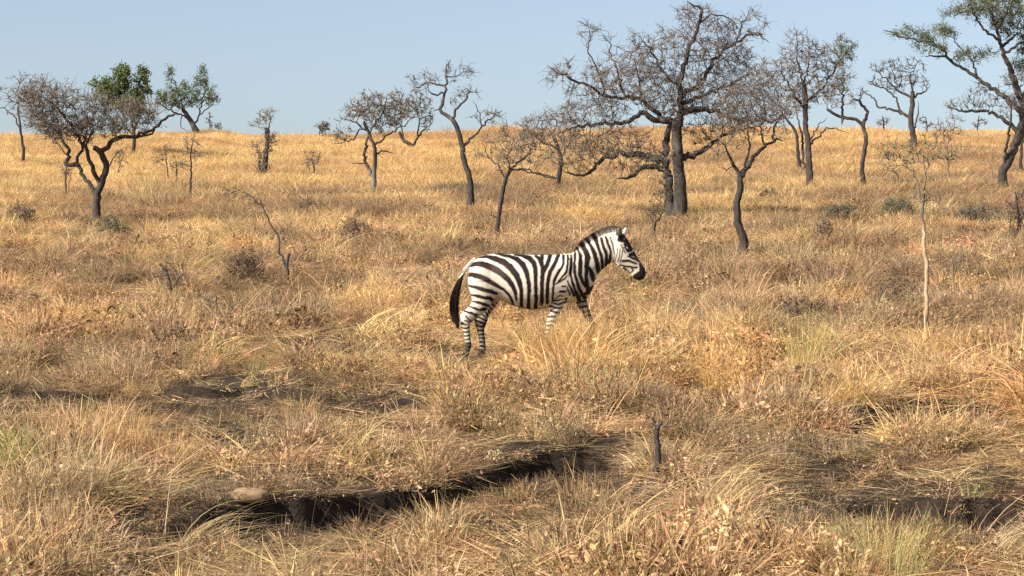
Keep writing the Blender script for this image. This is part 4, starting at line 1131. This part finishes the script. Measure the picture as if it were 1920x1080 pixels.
def R_(a): return math.radians(a)
def gen(kind, seed):
    g = np.random.default_rng(seed)
    if kind == 'straw':
        return merge(blades(g, 46, .12, (.10, .30), (R_(5), R_(58)), (.2, 1.4), .0060, shade=(.6, 1.3)), blades(g, 24, .20, (.10, .30), (R_(40), R_(92)), (.1, .9), .0075),
                     blades(g, 4, .08, (.26, .42), (R_(6), R_(40)), (.2, 1.0), .0034, head=1.7), flakes(g, 14, .2, .14, .018))
    if kind == 'lodged':
        return merge(blades(g, 64, .14, (.35, .75), (R_(22), R_(72)), (.8, 1.6), .0062, az=0, azs=.62, segs=5), blades(g, 24, .22, (.15, .40), (R_(40), R_(88)), (.2, 1.0), .0075),
                     blades(g, 8, .1, (.2, .4), (R_(5), R_(60)), (.2, 1.4), .006))
    if kind == 'golden':
        return merge(blades(g, 105, .26, (.12, .32), (R_(3), R_(55)), (.1, 1.1), .0085, shade=(.82, 1.15)), blades(g, 12, .2, (.2, .38), (R_(3), R_(35)), (.1, .8), .005, head=1.6))
    if kind == 'weeds':
        return merge(blades(g, 18, .09, (.10, .30), (R_(5), R_(65)), (-.2, .8), .006, shade=(.5, 1.0)), flakes(g, 80, .18, .20, .0185, shade=(.35, 1.35)), flakes(g, 30, .26, .07, .019, shade=(.4, 1.35)))
    if kind == 'scrub':
        return merge(blades(g, 26, .06, (.12, .36), (R_(5), R_(65)), (-.5, .6), .006, shade=(.5, 1.15)), blades(g, 34, .18, (.06, .18), (R_(5), R_(85)), (-.5, .6), .005, z=(.03, .22)), flakes(g, 36, .2, .22, .019))
    if kind == 'litter':
        return merge(blades(g, 40, .30, (.14, .50), (R_(74), R_(96)), (-.15, .25), .0078, z=(.004, .09)), flakes(g, 30, .34, .06, .018, shade=(.4, 1.3)), blades(g, 8, .3, (.2, .5), (R_(50), R_(80)), (0, .7), .006))
    if kind == 'herbs':
        return merge(blades(g, 34, .10, (.10, .28), (R_(5), R_(55)), (.0, .9), .009), flakes(g, 50, .16, .2, .016, shade=(.6, 1.3)))
    if kind == 'stalks':
        return merge(blades(g, 5, .10, (.36, .66), (R_(2), R_(34)), (.1, .8), .0034, head=1.8, segs=4), blades(g, 22, .14, (.15, .38), (R_(5), R_(60)), (.1, 1.1), .0065))

KINDS = ['straw', 'lodged', 'golden', 'weeds', 'scrub', 'litter', 'herbs', 'stalks']
NAME = {'straw': 'straw_grass', 'lodged': 'lodged_grass', 'golden': 'golden_grass', 'weeds': 'dry_weeds', 'scrub': 'twiggy_undergrowth', 'litter': 'straw_litter', 'herbs': 'green_weeds', 'stalks': 'grass_stalks'}
LABEL = {'straw': 'short dry straw-coloured grass covering the slope', 'lodged': 'long pale grass bent over in arcs', 'golden': 'tall golden grass on the upper slope',
         'weeds': 'crumpled brown dead weeds between the grass', 'scrub': 'grey-brown twiggy stems between the grass', 'litter': 'fallen straw and dead leaves on dark soil',
         'herbs': 'scattered dull green weeds in the dry grass', 'stalks': 'single tall seed stalks rising from the grass'}
PAL = {'straw': (.69, .475, .225), 'lodged': (.74, .535, .265), 'golden': (.76, .54, .25), 'weeds': (.51, .335, .185), 'scrub': (.41, .29, .175), 'litter': (.64, .44, .225), 'herbs': (.34, .325, .135), 'stalks': (.69, .48, .22)}

def scatter():
    rng = np.random.default_rng(99)
    # candidate points, thinned with distance
    yy = np.arange(12.0, 165, .25)
    rho = np.interp(yy, [11.5, 14, 18, 24, 32, 45, 60, 80, 110, 150, 165], [200, 185, 155, 110, 52, 31, 25, 20, 15, 11, 8])
    wdt = 2 * (.27 * yy + 1.0)
    pdf = rho * wdt; tot = int((pdf * .25).sum())
    y = rng.choice(yy, tot, p=pdf / pdf.sum()) + rng.uniform(0, .25, tot)
    x = rng.uniform(-1, 1, tot) * (.27 * y + 1.0)
    z = height(x, y)
    px, py = pix(x, y, z)
    _, bare = gully(x, y)
    n1 = fbm(x / 2.6 + 3, y / 2.6, 101, 3); n2 = fbm(x / 1.1, y / 1.1 + 7, 111, 3); n3 = fbm(x / 6, y / 6, 121, 2); n4 = vnoise(x / .5, y / .5, 131); n5 = fbm(x / 1.7 + 40, y / 1.7, 141, 3)
    def zone(cx, cy, rx, ry): return np.exp(-(((px - cx) / rx) ** 2 + ((py - cy) / ry) ** 2) ** 2)
    far = sstep(38, 75, y)
    # weights of the kinds
    gold = np.clip(zone(250, 290, 620, 62) + zone(640, 325, 420, 40) + zone(1650, 290, 420, 45) * .65 + .35 * far, 0, 1.3)
    W = {}
    W['golden'] = 2.2 * gold * sstep(30, 60, y) * (.4 + 1.2 * n1)
    W['straw'] = 1.0 * (.35 + 1.6 * n1) * (1 - .5 * far)
    W['lodged'] = .22 * sstep(.45, .7, n5) * (1 - .55 * far) + .05
    W['weeds'] = (1.45 * sstep(.40, .66, n2) + .22) * (1 - .35 * far) * (1 - .75 * np.clip(gold, 0, 1))
    W['scrub'] = (.75 * sstep(.46, .68, n3) + .10 + .7 * sstep(45, 60, y) * sstep(.48, .62, fbm(x / 5.5, y / 7, 201, 3))) * (1 - .6 * np.clip(gold, 0, 1))
    W['litter'] = .60 * (1 - sstep(28, 45, y))
    W['herbs'] = .10 * sstep(.55, .75, n5) + .9 * zone(1640, 1050, 110, 50) + .7 * zone(1510, 690, 60, 50) + .35 * zone(1100, 745, 60, 40) + .25 * zone(200, 540, 80, 30)
    W['stalks'] = .10 + .5 * zone(1360, 690, 70, 60) + .2 * zone(250, 800, 140, 80)
    M = np.stack([W[k] for k in KINDS], 1); M = np.clip(M, 0, None)
    cum = np.cumsum(M / M.sum(1, keepdims=True), 1)
    kind = (rng.uniform(0, 1, (tot, 1)) > cum).sum(1)
    # burnt ground, and the zebra's painted shadow, carries stubble, twigs and fallen straw rather than whole tufts
    burnt = np.clip(dark_ground(px, py) + bare, 0, 1)
    swap = (burnt > .35) & (rng.uniform(0, 1, tot) < .72)
    kind = np.where(swap, rng.choice([KINDS.index('litter'), KINDS.index('scrub'), KINDS.index('weeds')], tot, p=[.36, .34, .30]), kind)
    # thinning: dark open ground
    open_ = sstep(.52, .64, fbm(x / 1.3, y / 1.3, 51, 3)) * (1 - far)
    keep = np.where(burnt < .3, np.interp(y, [11, 26, 34], [.58, .60, 1]), 1.0)
    keep *= 1 - .40 * np.clip(bare * 1.15, 0, 1)
    keep *= 1 - .65 * open_
    darkz = dark_ground(px, py)
    keep *= 1 - .58 * np.clip(darkz * (.45 + 1.2 * sstep(.35, .6, n2)), 0, 1)
    sc = rng.uniform(.65, 1.25, tot) * (.70 + .6 * n1)
    sc *= 1 + .25 * far
    sc *= 1 + .9 * sstep(95, 125, y) * (fbm(x / 2.6, y / 6, 211, 3) - .45)
    low = np.clip(zone(905, 660, 70, 55) + zone(990, 605, 120, 40) * .7, 0, 1)
    sc *= 1 - .50 * low
    sc *= 1 + .45 * zone(1090, 668, 130, 40)
    sc *= 1 - .55 * np.clip(darkz + bare, 0, 1)
    sc = np.where(kind == KINDS.index('litter'), np.clip(sc, .7, 1.2), sc)
    mound = fbm(x / .42 + 9, y / .62, 171, 2)
    lit = kind == KINDS.index('litter')
    keep *= np.where(lit, 1, 1 - (1 - far) * .95 * (1 - sstep(.42, .56, mound)))
    sc *= np.where(lit, 1, (.35 + 1.40 * mound) * (1 - far) + far)
    ok = rng.uniform(0, 1, tot) < keep
    # the stone and the charred stem stand clear of the grass
    sx, sy = cast(468, 960, height)
    near_stone = (np.abs(x - sx) < .24) & (y > sy - .75) & (y < sy + .12)
    ok &= ~(near_stone & (rng.uniform(0, 1, tot) < .88))
    sc = np.where(near_stone, sc * .45, sc)
    sc *= 1 - .55 * zone(1226, 935, 42, 48)
    sc *= 1 - .45 * zone(1650, 1085, 70, 40) - .4 * zone(10, 935, 40, 30)
    # nothing tall inside the zebra
    inz = (np.abs(x - ZX0 - .1) < 1.2) & (np.abs(y - ZD) < .55)
    sc = np.where(inz, sc * .6, sc)
    ok &= ~(inz & np.isin(kind, [KINDS.index(k) for k in ('golden', 'stalks', 'lodged')]))
    # colours of the tufts
    P = np.array([PAL[k] for k in KINDS])[kind]
    orange = np.clip(sstep(.50, .72, fbm(x / 1.9 + 11, y / 1.9, 151, 3)) * .55 + zone(1360, 690, 90, 70) * .7 + zone(1060, 700, 160, 50) * .55 + zone(120, 620, 160, 50) * .35 + zone(250, 850, 150, 60) * .5 + zone(1800, 640, 160, 60) * .35, 0, .9)[:, None]
    P = P * (1 - orange) + np.array([.64, .40, .175]) * orange * (P.sum(1, keepdims=True) / .85).clip(.6, 1.1)
    pink = (sstep(.52, .75, fbm(x / 1.2 + 31, y / 1.2, 161, 3)) * .30)[:, None] * (1 - far[:, None] * .6)
    P = P * (1 - pink) + np.array([.52, .345, .215]) * pink
    grey = (sstep(.50, .72, n3) * .28 * (1 - np.clip(gold, 0, 1)))[:, None]
    P = P * (1 - grey) + np.array([.37, .29, .20]) * grey
    pale = (sstep(.60, .8, n4) * .35)[:, None]
    P = P * (1 - pale) + np.array([.70, .53, .31]) * pale
    bro = (sstep(45, 60, y) * sstep(.46, .62, fbm(x / 5.5, y / 7, 201, 3)) * (1 - .8 * np.clip(zone(250, 290, 560, 50) + zone(640, 325, 380, 34), 0, 1)))[:, None]
    P = P * (1 - .62 * bro) + np.array([.33, .22, .135]) * .62 * bro
    strk = sstep(.45, .7, fbm(x / 9, y / 3.5, 181, 3))[:, None] * far[:, None]
    P = P * (1 - .45 * strk) + np.array([.52, .325, .18]) * .45 * strk
    mid = (sstep(22, 34, y) * (1 - sstep(70, 95, y)) * sstep(.44, .60, fbm(x / 1.9 + 70, y / 1.9, 191, 3)) * (1 - .7 * np.clip(gold, 0, 1)))[:, None]
    P = P * (1 - .68 * mid) + np.array([.24, .165, .11]) * .68 * mid
    vr = (1 - .6 * far[:, None])
    P = P * (1 + (rng.uniform(-.34, .22, (tot, 1))) * vr + .05 * far[:, None]) * (1 + rng.normal(0, .05, (tot, 3)))
    dk = (rng.uniform(0, 1, tot) < .12 * (1 - far)) & (kind != KINDS.index('lodged'))
    P = np.where(dk[:, None], P * np.array([.42, .38, .36]), P)
    P = P * (1 + (1 - far[:, None]) * np.array([.11, .085, .06]))
    P = np.clip(P, .02, .82)
    char = (burnt * rng.choice([0, .45, .88], tot, p=[.34, .26, .40]))[:, None]
    P = P * (1 - char) + np.array([.075, .055, .042]) * char
    for ki, k in enumerate(KINDS):
        m = ok & (kind == ki)
        if not m.any(): continue
        col = bpy.data.collections.new(k)
        nv = 6 if k in ('straw', 'weeds', 'litter', 'golden') else 4
        for v in range(nv):
            me = clump_mesh(NAME[k], gen(k, 1000 + ki * 20 + v))
            me.materials.append(M_STRAW)
            col.objects.link(bpy.data.objects.new('%s_clump_%02d' % (k, v), me))
        n = int(m.sum())
        V = np.stack([x[m], y[m], z[m] - .01], 1)
        me = bpy.data.meshes.new(NAME[k])
        me.vertices.add(n); me.vertices.foreach_set('co', V.astype(np.float32).ravel())
        attr_c(me, 'tint', P[m])
        a = me.attributes.new('rot', 'FLOAT_VECTOR', 'POINT')
        rz = rng.uniform(0, 2 * math.pi, n)
        if k == 'lodged':
            rz = rng.choice([0.15, math.pi - .2, 2.4, -.5], n, p=[.42, .25, .13, .20]) + rng.normal(0, .5, n) + 2 * (n3[m] - .5)
        rot = np.stack([rng.normal(0, .10, n), rng.normal(0, .10, n), rz], 1)
        a.data.foreach_set('vector', rot.astype(np.float32).ravel())
        a = me.attributes.new('size', 'FLOAT_VECTOR', 'POINT')
        s = sc[m]; S = np.stack([s * rng.uniform(.85, 1.25, n), s * rng.uniform(.85, 1.25, n), s * rng.uniform(.8, 1.2, n)], 1)
        S[:, :2] *= (1 + .5 * far[m])[:, None]
        a.data.foreach_set('vector', S.astype(np.float32).ravel())
        a = me.attributes.new('pick', 'INT', 'POINT')
        a.data.foreach_set('value', rng.integers(0, nv, n).astype(np.int32))
        o = obj(NAME[k], me, None)
        tag(o, LABEL[k], 'grass' if k not in ('weeds', 'scrub', 'herbs', 'litter') else ('litter' if k == 'litter' else 'weeds'), kind='stuff')
        ng = bpy.data.node_groups.new(NAME[k], 'GeometryNodeTree')
        ng.interface.new_socket('Geometry', in_out='INPUT', socket_type='NodeSocketGeometry')
        ng.interface.new_socket('Geometry', in_out='OUTPUT', socket_type='NodeSocketGeometry')
        gi = ng.nodes.new('NodeGroupInput'); go = ng.nodes.new('NodeGroupOutput')
        ip = ng.nodes.new('GeometryNodeInstanceOnPoints'); ci = ng.nodes.new('GeometryNodeCollectionInfo')
        ci.inputs['Collection'].default_value = col; ci.inputs['Separate Children'].default_value = True; ci.inputs['Reset Children'].default_value = True
        def na(nm, t):
            q = ng.nodes.new('GeometryNodeInputNamedAttribute'); q.data_type = t; q.inputs['Name'].default_value = nm; return q.outputs['Attribute']
        er = ng.nodes.new('FunctionNodeEulerToRotation')
        ng.links.new(na('rot', 'FLOAT_VECTOR'), er.inputs[0])
        ng.links.new(gi.outputs[0], ip.inputs['Points']); ng.links.new(ci.outputs[0], ip.inputs['Instance'])
        ip.inputs['Pick Instance'].default_value = True
        ng.links.new(na('pick', 'INT'), ip.inputs['Instance Index'])
        ng.links.new(er.outputs[0], ip.inputs['Rotation']); ng.links.new(na('size', 'FLOAT_VECTOR'), ip.inputs['Scale'])
        ng.links.new(ip.outputs[0], go.inputs[0])
        md = o.modifiers.new('scatter', 'NODES'); md.node_group = ng
        print(k, n)

scatter()

# ------------------------------------------------------------------ single tussocks, stone
def at(px, py):
    x, y = cast(px, py, height)
    return (x, y, float(height(np.array([x]), np.array([y]))[0]) - .01)

def tussock(px, py, label, tint, build, rz=0.0, scale=1.0, name='grass_tussock', cat='tussock', group='grass tussocks that stand out', seed=0):
    g = np.random.default_rng(700 + seed)
    me = clump_mesh(name, build(g))
    o = obj(name, me, straw_material('tussock_%d' % seed, tint), None, at(px, py))
    o.rotation_euler = (0, 0, rz); o.scale = (scale,) * 3
    tag(o, label, cat, group)

def arc(n, L, az=0.0, azs=.35, r=.16):
    return lambda g: merge(blades(g, n, r, L, (R_(15), R_(65)), (.9, 1.7), .0052, az=az, azs=azs, segs=6), blades(g, n // 3, r * 1.2, (.15, .4), (R_(30), R_(85)), (.2, 1), .007))
def upright(n, L, r=.12, lean=16):
    return lambda g: merge(blades(g, int(n * 1.5), r, L, (R_(1), R_(lean * 1.25)), (.05, .9), .0042, segs=4, head=1.3), blades(g, n // 3, r * 1.3, (.15, .35), (R_(20), R_(70)), (.1, 1), .0065))

def build_tussocks():
    T = tussock
    T(235, 860, 'tall upright straw tussock at left, narrower of two side by side', (0.62, 0.42, 0.18), upright(110, (.30, .62), .13), seed=1)
    T(322, 880, 'dense upright straw tussock at left, right one of two side by side', (0.60, 0.40, 0.17), upright(130, (.22, .42), .14), seed=2)
    T(1325, 985, 'long pale tussock bent right in an arc in the foreground', (0.72, 0.53, 0.26), arc(130, (.6, 1.05)), seed=3, rz=.15)
    T(250, 722, 'pale tussock bent over to the left above dark bank', (0.70, 0.50, 0.25), arc(120, (.5, .95), math.pi, .4), seed=4, rz=-.3)
    T(350, 1052, 'pale flattened straw sheaf on the dark ground at the lower left', (0.70, 0.52, 0.28), arc(110, (.5, .9), 0, .3), seed=5, rz=.1)
    T(1508, 700, 'tall yellow-green upright tussock between zebra and stripped sapling', (0.50, 0.41, 0.16), upright(120, (.35, .80), .17, 12), seed=6)
    T(1360, 735, 'orange upright tussock right of the zebra', (.66, .43, .17), upright(110, (.35, .66), .26, 22), seed=7)
    T(1090, 705, 'orange tangled tussock in front of the zebra forelegs', (0.60, 0.35, 0.15), upright(220, (.30, .58), .32, 30), seed=8)
    T(1170, 698, 'pale tangled tussock in front of the zebra chest', (0.65, 0.43, 0.20), arc(120, (.3, .55), 2.6, .7, .25), seed=9)
    T(1010, 690, 'straw tussock hiding the zebra forefoot, left of the orange tangle', (.64, .45, .20), upright(190, (.30, .58), .20, 30), seed=21)
    T(1052, 676, 'brownish straw tussock right under the zebra chest', (.58, .37, .18), upright(190, (.30, .58), .22, 30), seed=22)
    T(1140, 668, 'brownish straw tussock ahead of the zebra front feet', (.58, .38, .19), upright(210, (.30, .56), .26, 30), seed=23)
    T(1030, 668, 'upright straw tussock rising over the zebra near forefoot', (.66, .45, .22), upright(150, (.36, .64), .22, 16), seed=28)
    T(1108, 662, 'upright straw tussock rising over the zebra far forefoot', (.64, .43, .21), upright(150, (.34, .60), .22, 16), seed=29)
    T(1225, 690, 'long pale tussock bent left below the zebra muzzle', (.68, .48, .23), arc(110, (.3, .55), 3.0, .5, .2), seed=24)
    T(560, 800, 'upright orange straw tussock on the dark ground below the zebra tail, at left', (.64, .42, .18), upright(90, (.2, .42), .14, 22), seed=25)
    T(850, 790, 'upright orange straw tussock in the foreground below the zebra', (.64, .42, .18), upright(110, (.22, .46), .17, 24), seed=26)
    T(1580, 720, 'leaning orange-gold tussock right of the tall yellow-green one', (.66, .43, .19), arc(130, (.4, .75), .4, .6, .22), seed=27)
    T(700, 690, 'pale tussock bent right beside the dark bank left of the zebra', (0.67, 0.48, 0.24), arc(110, (.45, .85), .2, .4), seed=10)
    T(1850, 1060, 'long pale straw sheaf lying across dark soil in the lower right corner', (0.67, 0.50, 0.29), arc(90, (.5, .95), 0.3, .35), seed=11)
    T(1310, 580, 'flat pale straw mound behind the zebra muzzle', (0.70, 0.50, 0.26), arc(120, (.4, .75), .1, .5), seed=12)
    T(430, 455, 'pale rounded tussock on the slope right of the wide flat-topped tree', (0.70, 0.52, 0.24), arc(130, (.5, .9), 0, .8), seed=13)
    T(1840, 470, 'pale rounded tussock on the slope below the wide grey shrub', (0.70, 0.50, 0.24), arc(130, (.5, .9), .2, .7), seed=14)
    T(10, 918, 'bright green grass sprout at the left edge', (0.40, 0.50, 0.12), upright(150, (.36, .58), .12, 14), name='green_sprout', cat='plant', seed=15)
    T(1650, 1072, 'upright yellow-green weed stems at the bottom edge', (0.41, 0.37, 0.16), upright(190, (.24, .46), .30, 20), name='green_sprout', cat='plant', seed=16)
    T(1068, 940, 'single yellow grass stalk standing on dark ground in the foreground', (0.66, 0.50, 0.18), lambda g: blades(g, 3, .015, (.34, .5), (R_(1), R_(5)), (0, .15), .006, segs=4), name='grass_stalk', cat='grass stalk', seed=17, group='single stalks')
    T(308, 1020, 'single pale stalk leaning beside the flattened straw sheaf', (0.70, 0.56, 0.34), lambda g: blades(g, 2, .012, (.40, .6), (R_(3), R_(8)), (0, .15), .006, az=0, azs=.3, segs=4), name='grass_stalk', cat='grass stalk', seed=18, group='single stalks')

def build_stone():
    bm = bmesh.new(); bmesh.ops.create_icosphere(bm, subdivisions=4, radius=1)
    for v in bm.verts:
        c = v.co
        s = [math.copysign(abs(t) ** .72, t) for t in c]
        k = 1 + .16 * (float(vnoise(np.array([c.x * 2.1 + 5]), np.array([c.y * 2.1 + c.z * 1.7]), 7)[0]) - .5) + .05 * (float(vnoise(np.array([c.x * 7]), np.array([c.y * 7 + c.z * 6]), 8)[0]) - .5)
        v.co = (s[0] * .145 * k, s[1] * .10 * k, s[2] * .055 * k)
    me = bpy.data.meshes.new('stone'); bm.to_mesh(me); bm.free()
    me.polygons.foreach_set('use_smooth', np.ones(len(me.polygons), bool))
    m, nt, b = new_mat('stone')
    tc = N(nt, 'ShaderNodeTexCoord'); n = N(nt, 'ShaderNodeTexNoise'); n.inputs['Scale'].default_value = 24; n.inputs['Detail'].default_value = 8
    nt.links.new(tc.outputs['Object'], n.inputs['Vector'])
    r = N(nt, 'ShaderNodeValToRGB'); r.color_ramp.elements[0].position = .3; r.color_ramp.elements[0].color = (.15, .095, .048, 1)
    r.color_ramp.elements[1].position = .7; r.color_ramp.elements[1].color = (.29, .19, .098, 1)
    nt.links.new(n.outputs[0], r.inputs[0]); nt.links.new(r.outputs[0], b.inputs['Base Color']); b.inputs['Roughness'].default_value = .9
    bp = N(nt, 'ShaderNodeBump'); bp.inputs['Strength'].default_value = .5; bp.inputs['Distance'].default_value = .01
    nt.links.new(n.outputs[0], bp.inputs['Height']); nt.links.new(bp.outputs[0], b.inputs['Normal'])
    p = at(468, 960)
    o = obj('stone', me, m, None, (p[0], p[1], p[2] + .055)); o.rotation_euler = (0.05, .05, .12)
    tag(o, 'flat pale sandy stone lying at the edge of the dark bank', 'stone')

build_tussocks()
build_stone()
